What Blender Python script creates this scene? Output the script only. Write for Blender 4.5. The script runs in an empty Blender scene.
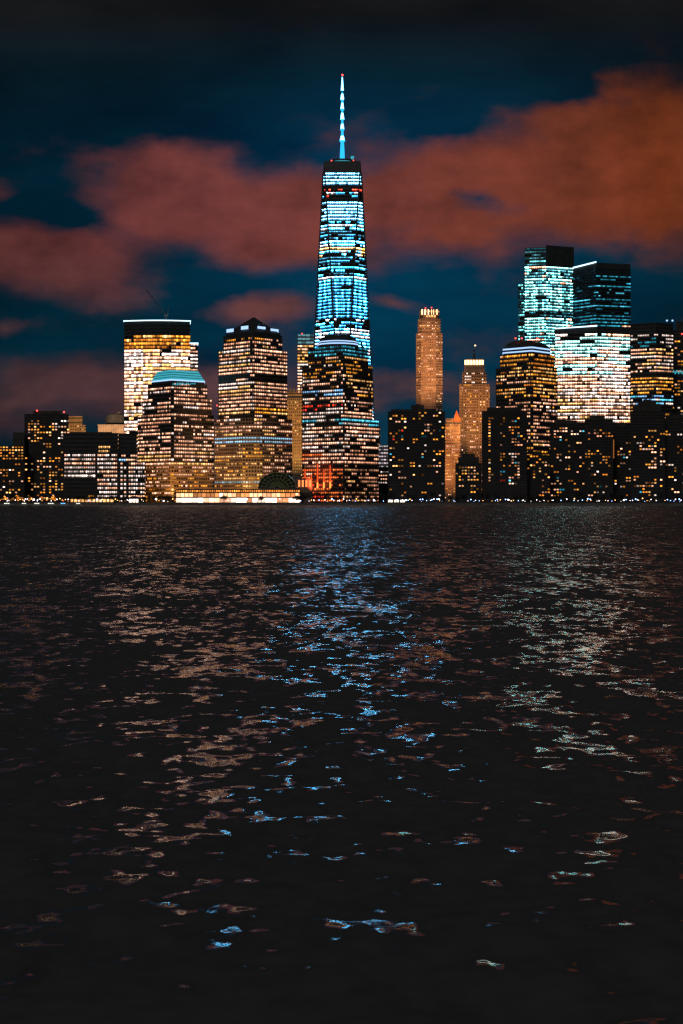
import bpy, math, random
import numpy as np
from mathutils import Vector
random.seed(11); rng = np.random.default_rng(5)
SC = bpy.context.scene; COL = SC.collection
F = 50/36*1024            # focal length in pixels of the 1024 px tall frame
HZ = 499.5                # horizon row in the photograph
H = 6.0                   # eye height above the river (m)
GZ = 2.5                  # quay level (m)
SHORE = 1415.0            # distance to the far quay (m)
def X(x, D): return (x-341.5)*D/F
def Z(y, D): return H+(HZ-y)*D/F
def YP(z, D): return HZ-(z-H)*F/D

# ---------------------------------------------------------------- materials
def nmat(name):
    m = bpy.data.materials.new(name); m.use_nodes = True
    nt = m.node_tree; b = nt.nodes['Principled BSDF']
    return m, nt, b
def wall_mat(name, rgb, rough=.8, var=.35, scale=.15):
    m, nt, b = nmat(name)
    tc = nt.nodes.new('ShaderNodeTexCoord'); n = nt.nodes.new('ShaderNodeTexNoise')
    n.inputs['Scale'].default_value = scale; n.inputs['Detail'].default_value = 6
    r = nt.nodes.new('ShaderNodeValToRGB')
    r.color_ramp.elements[0].position = .3; r.color_ramp.elements[1].position = .7
    r.color_ramp.elements[0].color = (*[c*(1-var) for c in rgb], 1)
    r.color_ramp.elements[1].color = (*[c*(1+var*.4) for c in rgb], 1)
    nt.links.new(tc.outputs['Object'], n.inputs['Vector']); nt.links.new(n.outputs['Fac'], r.inputs['Fac'])
    nt.links.new(r.outputs['Color'], b.inputs['Base Color']); b.inputs['Roughness'].default_value = rough
    return m
def emit_mat(name, rgb, strength, sampling='NONE'):
    m, nt, b = nmat(name)
    b.inputs['Base Color'].default_value = (*[min(1, c)*.5 for c in rgb], 1)
    b.inputs['Emission Color'].default_value = (*rgb, 1); b.inputs['Emission Strength'].default_value = strength
    m.cycles.emission_sampling = sampling
    return m
def lit_glass():
    m, nt, b = nmat('lit_glass')
    a = nt.nodes.new('ShaderNodeAttribute'); a.attribute_name = 'lit'
    b.inputs['Base Color'].default_value = (.012, .014, .016, 1); b.inputs['Roughness'].default_value = .25
    nt.links.new(a.outputs['Color'], b.inputs['Emission Color']); b.inputs['Emission Strength'].default_value = 1
    m.cycles.emission_sampling = 'NONE'
    return m
LIT = lit_glass()
GLASS = wall_mat('dark_glass', (.06, .062, .066), .3, .3, .4)
GRANITE = wall_mat('brown_granite', (.11, .095, .085)); DARK = wall_mat('dark_stone', (.1, .098, .095))
BRICK = wall_mat('dark_brick', (.10, .088, .08)); LIME = wall_mat('limestone', (.40, .30, .22))
STEEL = wall_mat('grey_steel', (.10, .105, .11), .5); TAN = wall_mat('tan_stone', (.42, .30, .22))
COPPER = wall_mat('copper_roof', (.07, .075, .075), .6); CONC = wall_mat('concrete', (.28, .26, .24))
PAVE = wall_mat('paving', (.22, .21, .20)); ASPH = wall_mat('asphalt', (.05, .05, .05))
WHITE = wall_mat('white_paint', (.6, .6, .58), .5, .15); CLOTH = wall_mat('canvas', (.55, .42, .28), .9, .2)
BARK = wall_mat('bark', (.06, .05, .04), .9, .4, 2); BLACKM = wall_mat('black_iron', (.03, .03, .03), .6)
LEAF = wall_mat('leaf', (.045, .055, .035), .8, .4, .5)
E_RED = emit_mat('red_beacon', (1, .06, .05), 4); E_COOL = emit_mat('cool_line', (.55, .85, 1.0), 2.4)
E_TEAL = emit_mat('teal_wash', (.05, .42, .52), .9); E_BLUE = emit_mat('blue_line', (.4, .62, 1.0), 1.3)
E_LAMPW = emit_mat('white_globe', (1.0, .86, .88), 8, 'AUTO'); E_LAMPB = emit_mat('blue_white_globe', (.25, .45, 1.0), 9, 'AUTO')
E_LAMPA = emit_mat('amber_globe', (1.0, .45, .12), 7, 'AUTO'); E_CROWN = emit_mat('crown_light', (1.0, .62, .32), 3.2)

# ---------------------------------------------------------------- helpers
def tag(o, label=None, cat=None, group=None, kind=None):
    if label: o['label'] = label
    if cat: o['category'] = cat
    if group: o['group'] = group
    if kind: o['kind'] = kind
    return o
def thing(name, label, cat, loc, group=None):
    o = bpy.data.objects.new(name, None); COL.objects.link(o); o.location = loc; o.empty_display_size = 1
    return tag(o, label, cat, group)
def mesh(name, verts, faces, mats, fm=None, lit=None, smooth=False):
    me = bpy.data.meshes.new(name); me.from_pydata([tuple(v) for v in verts], [], faces)
    for m in (mats if isinstance(mats, (list, tuple)) else [mats]): me.materials.append(m)
    if fm: me.polygons.foreach_set('material_index', fm)
    if lit is not None:
        a = me.attributes.new('lit', 'FLOAT_COLOR', 'CORNER'); buf = []
        for p, c in zip(me.polygons, lit): buf += [c[0], c[1], c[2], 1.0]*p.loop_total
        a.data.foreach_set('color', buf)
    if smooth: me.polygons.foreach_set('use_smooth', [True]*len(me.polygons))
    me.update(); return me
def part(name, verts, faces, mats, root=None, parent=None, **k):
    """verts in world space; root is the thing's Empty (parts sit at its origin)."""
    if root:
        L = root.location; verts = [(v[0]-L[0], v[1]-L[1], v[2]-L[2]) for v in verts]
    o = bpy.data.objects.new(name, mesh(name, verts, faces, mats, **k)); COL.objects.link(o)
    if root: o.parent = parent or root
    return o
def box(c, s):
    x, y, z = c; a, b, d = s[0]/2, s[1]/2, s[2]/2
    v = [(x-a, y-b, z-d), (x+a, y-b, z-d), (x+a, y+b, z-d), (x-a, y+b, z-d), (x-a, y-b, z+d), (x+a, y-b, z+d), (x+a, y+b, z+d), (x-a, y+b, z+d)]
    return v, [(3, 2, 1, 0), (4, 5, 6, 7), (0, 1, 5, 4), (1, 2, 6, 5), (2, 3, 7, 6), (3, 0, 4, 7)]
def join(*vf):
    V, Fc = [], []
    for v, f in vf:
        n = len(V); V += list(v); Fc += [tuple(i+n for i in q) for q in f]
    return V, Fc
def offset(poly, d):
    if abs(d) < 1e-9: return list(poly)
    n = len(poly); out = []
    for i in range(n):
        p0, p1, p2 = poly[i-1], poly[i], poly[(i+1) % n]
        def nor(a, b):
            ex, ey = b[0]-a[0], b[1]-a[1]; l = math.hypot(ex, ey) or 1; return ey/l, -ex/l
        n1, n2 = nor(p0, p1), nor(p1, p2); k = 1+n1[0]*n2[0]+n1[1]*n2[1]; k = max(k, .35)
        out.append((p1[0]+d*(n1[0]+n2[0])/k, p1[1]+d*(n1[1]+n2[1])/k))
    return out
def loft(rings, caps=True):
    """rings: list of (polygon, z) with equal counts, CCW."""
    n = len(rings[0][0]); V, Fc = [], []
    for poly, z in rings: V += [(p[0], p[1], z) for p in poly]
    for r in range(len(rings)-1):
        for i in range(n):
            j = (i+1) % n; Fc.append((r*n+i, r*n+j, (r+1)*n+j, (r+1)*n+i))
    if caps:
        Fc.append(tuple(range(n-1, -1, -1))); Fc.append(tuple((len(rings)-1)*n+i for i in range(n)))
    return V, Fc
def ngon(cx, cy, r, n, ph=0, ry=None):
    return [(cx+r*math.cos(ph+2*math.pi*i/n), cy+(ry or r)*math.sin(ph+2*math.pi*i/n)) for i in range(n)]
def bar(a, b, r, n=4):
    a, b = Vector(a), Vector(b); d = (b-a).normalized(); u = d.orthogonal().normalized(); w = d.cross(u)
    V = []
    for p in (a, b): V += [tuple(p+u*r*math.cos(2*math.pi*i/n)+w*r*math.sin(2*math.pi*i/n)) for i in range(n)]
    return V, [(i, (i+1) % n, n+(i+1) % n, n+i) for i in range(n)]+[tuple(range(n-1, -1, -1)), tuple(range(n, 2*n))]
def globe(c, r, n=8, m=5):
    rings = []
    for k in range(1, m):
        t = math.pi*k/m; rings.append((ngon(c[0], c[1], r*math.sin(t), n), c[2]-r*math.cos(t)))
    return loft(rings)

# ---------------------------------------------------------------- lights behind glass
W = (4.0, 3.0, 2.6); P = (4.5, 2.15, 1.3); PD = (2.3, .95, .52); Y = (3.8, 1.9, .6); A = (3.2, 1.15, .11); O = (1.9, .55, .06)
C = (.45, 2.9, 3.9); T = (.08, .95, 1.35); TD = (.03, .4, .6); B = (1.1, 2.4, 4.2); R = (4.2, .2, .08); RD = (2.8, .5, .1); WC = (2.2, 3.9, 4.2)
def S(p, pal, b=1., persist=.8, off=0., mix=.12, sd=.42): return dict(p=p**.8, pal=pal, b=b, persist=persist*.8, off=off, mix=mix, sd=sd)
def pick(pal): return random.choices([q[0] for q in pal], [q[1] for q in pal])[0]
def row(n, s):
    if random.random() < s['off']: return [None]*n
    p = min(1, max(0, s['p']+random.gauss(0, .08))); out = []; on = random.random() < p; c = pick(s['pal']); rb = math.exp(random.gauss(0, .18))
    for i in range(n):
        if random.random() > s['persist']:
            on = random.random() < p
        if random.random() < s['mix']: c = pick(s['pal'])
        if on:
            k = .48*s['b']*rb*math.exp(random.gauss(0, s['sd'])-.03)*(random.uniform(.1, .4) if random.random() < .16 else 1); out.append((c[0]*k, c[1]*k, c[2]*k))
        else: out.append(None)
    return out
DIM = (.0, .0, .0)

def facing(poly, i):
    p, q = poly[i], poly[(i+1) % len(poly)]
    return (q[1]-p[1])*(-(p[0]+q[0])/2) + -(q[0]-p[0])*(-(p[1]+q[1])/2) > 0
def ribbon(root, pts, zb, zt, cols, wall, lowk=.2, hs=.42):
    V = []; nb = len(pts)
    for q in (0, hs, 1): V += [(p[0]+(r_[0]-p[0])*q, p[1]+(r_[1]-p[1])*q, zb+(zt-zb)*q) for p, r_ in pts]
    Fc, fm, lit = [], [], []
    for lv in (0, 1):
        for i in range(nb-1):
            Fc.append((lv*nb+i, lv*nb+i+1, (lv+1)*nb+i+1, (lv+1)*nb+i)); c = cols[i]; fm.append(1 if i % 2 == 0 else 0)
            k = (1 if lv else lowk*random.uniform(.4, 1.6)); lit.append(DIM if c is None else (c[0]*k, c[1]*k, c[2]*k))
    part('window_band', V, Fc, [LIT, wall], root, fm=fm, lit=lit)
def tower(root, poly, z0, z1, zones, D, pitch=3.9, wf=.55, cw=2.2, mf=.28, wall=GRANITE, proud=.35, bands=True, edges=None, name='tower_body', edgep=None, lowk=.2, hs=.42, bk=1.):
    """one storeyed prism: spandrels stand proud of recessed glazing; each storey's glazing that shows light is its own ribbon."""
    pf = poly if callable(poly) else (lambda z: poly)
    nf = max(1, int(round((z1-z0)/pitch))); pt = (z1-z0)/nf; rings = [(offset(pf(z0), proud), z0)]; fl = []
    for i in range(nf):
        zb = z0+i*pt+pt*(1-wf)*.6; wf_ = wf; zt = zb+pt*wf; fl.append((zb, zt))
        rings += [(offset(pf(zb), proud), zb), (pf(zb), zb), (pf(zt), zt), (offset(pf(zt), proud), zt)]
    rings.append((offset(pf(z1), proud), z1))
    V, Fc = loft(rings); n = len(rings[0][0])
    fm = [0]*len(Fc)
    for i in range(nf):
        for e in range(n): fm[(4*i+2)*n+e] = 1
    body = part(name, V, Fc, [wall, GLASS], root, fm=fm)
    if not bands: return body, fl
    base = pf(z0); E = edges if edges is not None else [i for i in range(n) if facing(base, i)]
    E = sorted(E); 
    # order visible edges as one chain
    st = [e for e in E if (e-1) % n not in E]
    chain = []
    if st:
        e = st[0]
        while e in E and e not in chain: chain.append(e); e = (e+1) % n
    for zb, zt in fl:
        yc = YP((zb+zt)/2, D); z = next((s for ym, s in zones if yc <= ym), zones[-1][1])
        if z is None: continue
        pb, pt_ = offset(pf(zb+.02), .05), offset(pf(zt-.02), .05); pts = []
        cols = []; any_on = False
        for e in chain:
            a, b = pb[e], pb[(e+1) % n]; a2, b2 = pt_[e], pt_[(e+1) % n]
            L = math.hypot(b[0]-a[0], b[1]-a[1])
            m = 1 if L < 1.5 else max(1, int(round(L/cw)))
            zz = z[chain.index(e) % len(z)] if isinstance(z, list) else z
            if edgep and e in edgep: zz = dict(zz, p=zz['p']*edgep[e])
            rw = [c and (c[0]*bk, c[1]*bk, c[2]*bk) for c in row(m, zz)]
            if 'col' in zz:            # bright core bays among dimmer glass
                lo_, hi_, cs, wd_ = zz['col']
                rw = [c and tuple(v*(lo_+hi_*max(math.exp(-(((k+.5)/m-q)/wd_)**2) for q in cs)) for v in c) for k, c in enumerate(rw)]
            for k, c in enumerate(rw):
                for t in (k/m, (k+mf)/m):
                    pts.append(((a[0]+(b[0]-a[0])*t, a[1]+(b[1]-a[1])*t), (a2[0]+(b2[0]-a2[0])*t, a2[1]+(b2[1]-a2[1])*t)))
                cols += [None, c]; any_on |= c is not None
            last = ((b[0], b[1]), (b2[0], b2[1]))
        if not any_on: continue
        pts.append(last); ribbon(root, pts, zb+.02, zt-.02, cols, wall, lowk, hs)
    return body, fl
def fp(D, chain, back):
    pts = [(X(x, D+d), D+d) for x, d in chain]
    n = len(pts)
    if back > chain[-1][1]+.5: pts.append((min(pts[n-1][0], X(chain[-1][0]-.6, D+back)), D+back))
    if back > chain[0][1]+.5: pts.append((max(pts[0][0], X(chain[0][0]+.6, D+back)), D+back))
    return pts
def two(xl, xc, xr, D, k=1.0):
    s = math.sqrt((xc-xl)*(xr-xc))*D/F; return [(xl, s*k), (xc, 0), (xr, s/k)], s*(k+1/k)
def cham(xl, x1, x2, xr, D, k=1.0):
    s = math.sqrt((x1-xl)*(xr-x2))*D/F; return [(xl, s*k), (x1, 0), (x2, 0), (xr, s/k)], s*2.1
def flat(xl, xr, depth): return [(xl, 0), (xr, 0)], depth
def bld(name, label, xc, D, cat='building', group=None): return thing(name, label, cat, (X(xc, D), D, GZ), group)
def slab(name, root, D, poly, y0, y1, mat, grow=0., parent=None):
    """a plain prism between two photo rows."""
    pl = offset(poly, grow); return part(name, *loft([(pl, Z(y1, D)), (pl, Z(y0, D))]), mat, root, parent=parent)
def beacon(root, x, y, D, r=.9, mat=None): return part('beacon', *globe((X(x, D), D, Z(y, D)), r), mat or E_RED, root)

_win = {}
def win_mesh(col, w, h):
    k = (col, w, h)
    if k not in _win:
        v, f = box((0, 0, 0), (w, .16, h)); _win[k] = mesh('window', v, f, [LIT, STEEL], fm=[1, 1, 0, 1, 1, 1], lit=[DIM, DIM, col, DIM, DIM, DIM])
    return _win[k]
def qc(c, k): return tuple(round(v*k, 2) for v in c)
def sparse(root, D, fl, zones, xo=0., cp=3.4, w=2.1, depth=None):
    """single lit windows on the front of a dark tower; zones (x0,y0,x1,y1,count,palette)."""
    used = set(); L = root.location
    for x0, y0, x1, y1, cnt, pal in zones:
        rows_ = [i for i, (zb, zt) in enumerate(fl) if y0 <= YP((zb+zt)/2, D) <= y1]
        c0, c1 = int(X(x0, D)/cp), int(X(x1, D)/cp); tries = 0; done = 0
        if not rows_: continue
        while done < cnt and tries < 900:
            tries += 1; i = random.choice(rows_); c = random.randint(min(c0, c1), max(c0, c1)); run = random.choice((1, 1, 1, 1, 2))
            col = pick(pal); kk = random.choice((.06, .12, .2, .3, .3, .45, .7))
            for q in range(run):
                if (i, c+q) in used or not (X(x0, D)-1 < (c+q)*cp < X(x1, D)+1) or done >= cnt: continue
                used.add((i, c+q)); zb, zt = fl[i]
                o = bpy.data.objects.new('window', win_mesh(qc(col, kk), w, round((zt-zb)*.86, 2))); COL.objects.link(o); o.parent = root
                o.location = ((c+q)*cp-L[0]+xo, D-.12-L[1], (zb+zt)/2-L[2]); done += 1
HOT = [(A, 4), (O, 3), (Y, 3), (P, 2), (W, 1)]; MIXR = [(A, 4), (O, 3), (Y, 2), (P, 3), (W, 1), (T, .6), (R, .25)]; COOLR = [(P, 3), (W, 2), (PD, 2), (C, .3)]

# ================================================================ buildings, left to right
# --- far left apartment blocks
D = 1590; r = bld('apartment_block', 'low far left apartment block with a row of glowing amber top windows', 12, D)
b, fl = tower(r, fp(D, *flat(-12, 24.5, 40)), GZ, Z(446, D), [], D, 3.2, .5, wall=BRICK, bands=False)
sparse(r, D, fl, [(-10, 447, 24, 460, 44, [(A, 4), (Y, 3), (O, 2)]), (-10, 462, 24, 500, 42, HOT)])
slab('penthouse', r, D, fp(D+10, *flat(13, 24, 20)), 432, 446.2, BRICK); 
D = 1610; r = bld('apartment_tower', 'dark left apartment tower with two red roof beacons and scattered orange windows', 46, D)
b, fl = tower(r, fp(D, *flat(24.5, 68.5, 42)), GZ, Z(414, D), [], D, 3.2, .5, wall=BRICK, bands=False)
sparse(r, D, fl, [(27, 421, 40, 442, 22, HOT), (40, 425, 53, 440, 10, HOT), (53, 421, 68, 440, 22, [(P, 3), (W, 2), (Y, 1)]), (44, 443, 66, 466, 18, HOT), (25, 455, 50, 500, 40, HOT), (48, 466, 67, 498, 28, HOT)])
slab('penthouse', r, D, fp(D+6, *flat(33, 62, 24)), 410.5, 414.2, BRICK)
beacon(r, 37, 410.6, D, 1.0); beacon(r, 64, 412, D, 1.0)
D = 1900; r = bld('stepped_office', 'amber floodlit stepped stone building behind the left apartment tower', 77, D)
tower(r, fp(D, *flat(67, 85.5, 40)), GZ, Z(425, D), [(600, S(.35, [(Y, 1), (A, 2)], .5, .4))], D, 4.2, .4, 3.2, .5, wall=TAN)
tower(r, fp(D+4, *flat(68, 82, 30)), Z(425.1, D), Z(416, D), [(600, S(.12, [(A, 1)], .4, .3))], D, 6, .3, 4, .5, wall=TAN)
D = 2000; r = bld('domed_office', 'dark round topped building left of the tall cream lit tower', 113, D)
cx = X(113.5, D); pl = ngon(cx, D+25, 15, 20)
part('tower_body', *loft([(pl, GZ), (pl, Z(417, D)), (ngon(cx, D+25, 14, 20), Z(414.5, D)), (ngon(cx, D+25, 10, 20), Z(412.6, D)), (ngon(cx, D+25, 4, 20), Z(412, D))]), DARK, r)
part('roof_vent', *box((cx+4, D+25, Z(411.6, D)), (4, 4, 2)), STEEL, r)
D = 1900; r = bld('colonnaded_hall', 'flat roofed hall with a floodlit colonnade left of the cream lit tower', 111, D)
pl = fp(D, *flat(98, 126, 30)); part('wall', *loft([(pl, GZ), (pl, Z(425.5, D))]), LIME, r)
slab('roof', r, D, pl, 424.6, 425.4, LIME, .8)
for i in range(11):
    xx = X(98.6+i*2.5, D); part('column', *loft([(ngon(xx, D-1, .8, 8), Z(434, D)), (ngon(xx, D-1, .65, 8), Z(425.6, D))]), LIME, r)
# --- school-like block on the waterfront
D = 1475; r = bld('waterfront_block', 'wide dark waterfront block with neat rows of white lit windows', 100, D)
pl = fp(D, *flat(63, 118, 45)); b, fl = tower(r, pl, GZ, Z(433, D), [], D, 4.25, .55, wall=DARK, bands=False)
def strip(root, D, x0, x1, fl, ya, yb, spec, cw=2.0, mf=.3, wall=DARK):
    for zb, zt in fl:
        if not ya <= YP((zb+zt)/2, D) <= yb: continue
        n = max(1, int((X(x1, D)-X(x0, D))/cw)); pts, cols = [], []
        for k, c in enumerate(row(n, spec)):
            for t in (k/n, (k+mf)/n): pts.append(((X(x0+(x1-x0)*t, D), D-.06),)*2)
            cols += [None, c]
        pts.append(((X(x1, D), D-.06),)*2); ribbon(root, pts, zb+.05, zt-.05, cols, wall)
WP = [(P, 2), (W, 3)]
strip(r, D, 64, 95, fl, 453, 472, S(.97, WP, .75)); strip(r, D, 64, 95, fl, 472, 480, S(1, [(W, 1)], 1.1, mix=0), mf=.12)
strip(r, D, 97, 117, fl, 453, 498, S(.93, WP, .8, .6)); strip(r, D, 98, 110, fl, 447, 452, S(.9, [(Y, 1)], .7))
strip(r, D, 88, 94, fl, 493, 497, S(.9, [(A, 1)], .5))
slab('penthouse', r, D, fp(D+8, *flat(70, 112, 25)), 431.6, 433.3, DARK)
D = 1468; r = bld('office_wing', 'lower dark office wing with square white windows beside the wide waterfront block', 131, D)
pl = fp(D, *flat(118.3, 145, 40)); b, fl = tower(r, pl, GZ, Z(462, D), [], D, 4.25, .55, wall=DARK, bands=False)
strip(r, D, 119, 126, fl, 462, 499, S(.85, WP, .85, .3), 2.6, .45); strip(r, D, 128, 144.5, fl, 462, 499, S(.86, WP, .9, .5), 2.2, .35)
pl2 = fp(D+9, *flat(118.5, 137, 28)); tower(r, pl2, Z(462, D)-.1, Z(433, D), [(452, None), (456, S(.6, [(B, 1), (P, 1)], .8, .5)), (470, S(.85, [(B, 1), (P, 2), (Y, 1)], .9, .6))], D, 4.25, .5, 2.4, wall=DARK)

# --- cream lit tower with a crane
D = 1640; r = bld('glass_tower', 'tall cream lit glass tower with a dark crown and thin white roof edge', 158, D)
def arc(xl, xr, D, bulge, n=7): return [(xl+(xr-xl)*i/n, bulge*(1-math.sin(math.pi*(i+.35)/(n+.7)))) for i in range(n+1)]
pl = fp(D, arc(124.2, 190, D, 7), 45); CR = [(P, 3), (Y, 2), (W, 4)]
zn = [(335, None), (338, S(.9, [(Y, 2), (A, 2)], .9, .7)), (344, S(.95, [(A, 2), (O, 2), (Y, 1)], .9, .6)), (348, S(.8, [(A, 2), (O, 2)], .7, .6)),
      (372, S(.995, CR, 1.2, .9, mix=.06)), (392, S(.99, [(P, 2), (Y, 2), (W, 3)], 1.2, .85)), (408, S(.98, [(Y, 2), (P, 2), (W, 2)], 1.1, .8)), (600, S(.97, [(W, 3), (P, 2), (Y, 1)], 1.1, .9))]
tower(r, pl, GZ, Z(320.6, D), zn, D, 4.15, .74, 3.0, .12, wall=DARK, lowk=.3, bk=1.3)
rp = offset(pl, .9); part('roof_edge_light', *loft([(rp, Z(320.9, D)), (rp, Z(319.9, D))]), E_COOL, r)
pl = fp(D+6, *flat(190.4, 197.6, 36)); tower(r, pl, GZ, Z(342.5, D), [(600, S(.95, CR, .85, .9))], D, 4.15, .55, 3., .12, wall=DARK, name='side_wing')
rp = offset(pl, .9); part('roof_edge_light', *loft([(rp, Z(342.9, D)), (rp, Z(342.2, D))]), E_COOL, r)
Dc = D+22; r = thing('tower_crane', 'dark crane with a raised boom on the roof of the cream lit tower', 'crane', (X(166, Dc), Dc, Z(320, Dc)))
bx = X(166, Dc); bz = Z(320, Dc)
part('mast', *loft([(ngon(bx, Dc, 1.1, 4, .78), bz), (ngon(bx, Dc, 1.0, 4, .78), bz+5)]), BLACKM, r)
part('cab', *box((bx, Dc, bz+6), (4, 3, 2.4)), BLACKM, r)
a0, a1 = Vector((bx-1, Dc, bz+6.5)), Vector((X(146.5, Dc), Dc, Z(290, Dc)))
segs = [bar(a0+Vector((0, s, 0)), a1+Vector((0, s*.4, 0)), .6) for s in (-.9, .9)]
for i in range(14):
    t0, t1 = i/14, (i+1)/14; s = 1 if i % 2 else -1
    segs.append(bar(a0.lerp(a1, t0)+Vector((0, s*.9*(1-.6*t0), 0)), a0.lerp(a1, t1)-Vector((0, s*.9*(1-.6*t1), 0)), .3))
part('boom', *join(*segs), BLACKM, r)
part('gantry', *join(bar((bx+1, Dc, bz+7), (bx+3.5, Dc, bz+16), .3), bar((bx+3, Dc, bz+7), (bx+3.5, Dc, bz+16), .25)), BLACKM, r)

# --- stepped tower with teal crown
D = 1500; r = bld('stepped_tower', 'stepped granite tower with a teal glowing sloped crown in front of the cream lit tower', 176, D)
ch = lambda a, c, d: fp(D, *cham(a, c-1.6, c+1.6, d, D))
PK = [(P, 4), (PD, 2), (W, 1)]
tower(r, ch(145.5, 172, 213.5), GZ, Z(462, D), [(466, S(.9, [(Y, 2), (P, 2)], 1, .8)), (478, S(.45, [(P, 2), (A, 2), (PD, 2)], .7, .55)), (600, S(.55, [(P, 2), (A, 2), (O, 1)], .75, .6))], D, 3.9, .56, 2.9, .36, wall=TAN, edgep={1: .3})
ch3 = ch(137.5, 172, 213.5)
tower(r, ch3, Z(462, D)+.05, Z(413, D), [(416, S(.95, [(PD, 1), (P, 1)], .9, .9)), (424, [S(.95, PK, 1, .9, mix=.02), S(.1, PK), S(.75, PK, .9, .6)]), (431, [S(.4, PK, .8), S(.1, PK), S(.6, PK, .8, .5)]), (449, [S(.8, PK, .9, .85), S(.1, PK), S(.72, PK, .9, .5)]), (600, [S(.97, [(Y, 3), (P, 2)], 1, .9, mix=.03), S(.2, PK), S(.92, [(P, 3), (Y, 2), (W, 1)], .9, .7)])], D, 3.9, .56, 2.9, .32, wall=GRANITE)
tower(r, ch(142.5, 172, 211.5), Z(413, D)+.05, Z(397, D), [(401, S(.65, PK, .9, .75)), (409, S(.7, PK, .85, .75)), (600, S(.1, PK, .5))], D, 3.9, .56, 2.9, .32, wall=GRANITE, edgep={1: .3})
tower(r, ch(148, 172, 207), Z(397, D)+.05, Z(382.5, D), [(386, S(.15, PK, .6)), (392, S(.75, PK, .85, .8)), (600, S(.7, PK, .9, .8))], D, 3.9, .56, 2.9, .32, wall=GRANITE, edgep={1: .4})
cp = ch(151.5, 172, 204.5)
slab('parapet', r, D, cp, 380.5, 382.6, COPPER)
slab('parapet_light', r, D, cp, 379.2, 380.4, E_BLUE, .5)
def lerpp(p, q, t): return [(a[0]+(b[0]-a[0])*t, a[1]+(b[1]-a[1])*t) for a, b in zip(p, q)]
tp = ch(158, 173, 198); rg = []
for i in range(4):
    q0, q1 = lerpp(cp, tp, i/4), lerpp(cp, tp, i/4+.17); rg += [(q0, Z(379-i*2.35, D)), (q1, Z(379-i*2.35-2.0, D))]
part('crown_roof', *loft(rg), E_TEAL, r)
for i in range(3):
    part('crown_ridge', *loft([(offset(lerpp(cp, tp, i/4+.2), .5), Z(379-i*2.35-2.3, D)), (offset(lerpp(cp, tp, i/4+.2), .5), Z(379-i*2.35-1.8, D))]), COPPER, r)
sg = []; xx = 173
while xx < 196:
    w_ = random.uniform(.6, 1.6); hh = random.uniform(1.2, 2.6); sg.append(box((X(xx, D), D-.5, Z(384+random.uniform(-.4, .4), D)), (w_, .3, hh))); xx += w_+random.uniform(.3, .8)
for bx_ in sg: part('sign_stroke', *bx_, E_TEAL, r)

# --- pyramid topped tower
D = 1500; r = bld('pyramid_tower', 'granite tower with a dark pyramid roof and four blue lit roof vents', 252, D)
PK2 = [(P, 5), (PD, 2), (W, 1), (Y, 1)]
ch = lambda a, c, d, g=2.2: fp(D, *cham(a, c-g, c+g, d, D))
low = [(425, [S(.45, PK2, .8, .7), S(.3, PK2), S(.45, PK2, .8, .7)]), (431, S(.8, [(P, 2), (PD, 2), (Y, 1)], .8, .85)), (438, S(.45, [(Y, 2), (P, 1), (PD, 1)], .8, .6)), (443.3, S(1, [((1.1, 2.2, 3.0), 1)], .8, .98, mix=0, sd=.12)), (455, [S(.55, [(A, 2), (Y, 2), (PD, 1)], .7, .6), S(.65, [(A, 3), (O, 2)], .8, .7), S(.5, [(PD, 2), (Y, 1), (P, 1)], .7, .6)]),
       (481, [S(.75, [(Y, 2), (A, 1), (PD, 1)], .75, .8), S(.5, [(A, 2), (Y, 1)], .7, .6), S(.5, [(PD, 1), (P, 1), (Y, 1)], .7, .6)]), (486, S(.9, [((.8, 1.9, 2.2), 1)], .6, .9)), (600, S(.5, [(A, 1)], .5))]
tower(r, ch(214.5, 252, 292, 10), GZ, Z(418, D), low, D, 3.9, .56, 2.9, .34, wall=TAN)
up = [(372, [S(.93, PK2, .95, .9, mix=.05), S(.5, PK2, .7), S(.93, PK2, .95, .9, mix=.05)]), (375.5, S(.03, PK2)), (379.5, [S(.6, PK2, .9, .9), S(.1, PK2), S(.2, [(A, 1), (R, 1)], .7)]),
      (407, [S(.9, PK2, .95, .88, mix=.05), S(.35, PK2, .7), S(.88, PK2, .95, .85)]), (414, [S(.97, [(Y, 3), (P, 1)], 1, .95, mix=.02), S(.4, PK2, .7), S(.97, [(Y, 3), (A, 1)], .9, .95, mix=.02)]), (600, S(.3, PK2, .7))]
tower(r, ch(218.5, 252, 287), Z(418, D)+.05, Z(348, D), up, D, 3.9, .56, 2.8, .3, wall=GRANITE)
tower(r, ch(223.5, 252, 282), Z(348, D)+.05, Z(333, D), [(335.5, None), (341, S(.35, [(A, 2), (P, 2)], .7, .6)), (600, S(.93, PK2, .95, .9))], D, 3.9, .56, 2.8, .3, wall=GRANITE, edgep={1: .4})
bp = ch(225.5, 252, 280.5); ap = [(X(252, D)+(p[0]-X(252, D))*.02, D+30+(p[1]-D-30)*.02) for p in bp]
part('pyramid_roof', *loft([(bp, Z(333, D)+.05), (bp, Z(331, D)), (lerpp(bp, ap, .985), Z(313.8, D))]), COPPER, r)
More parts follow.
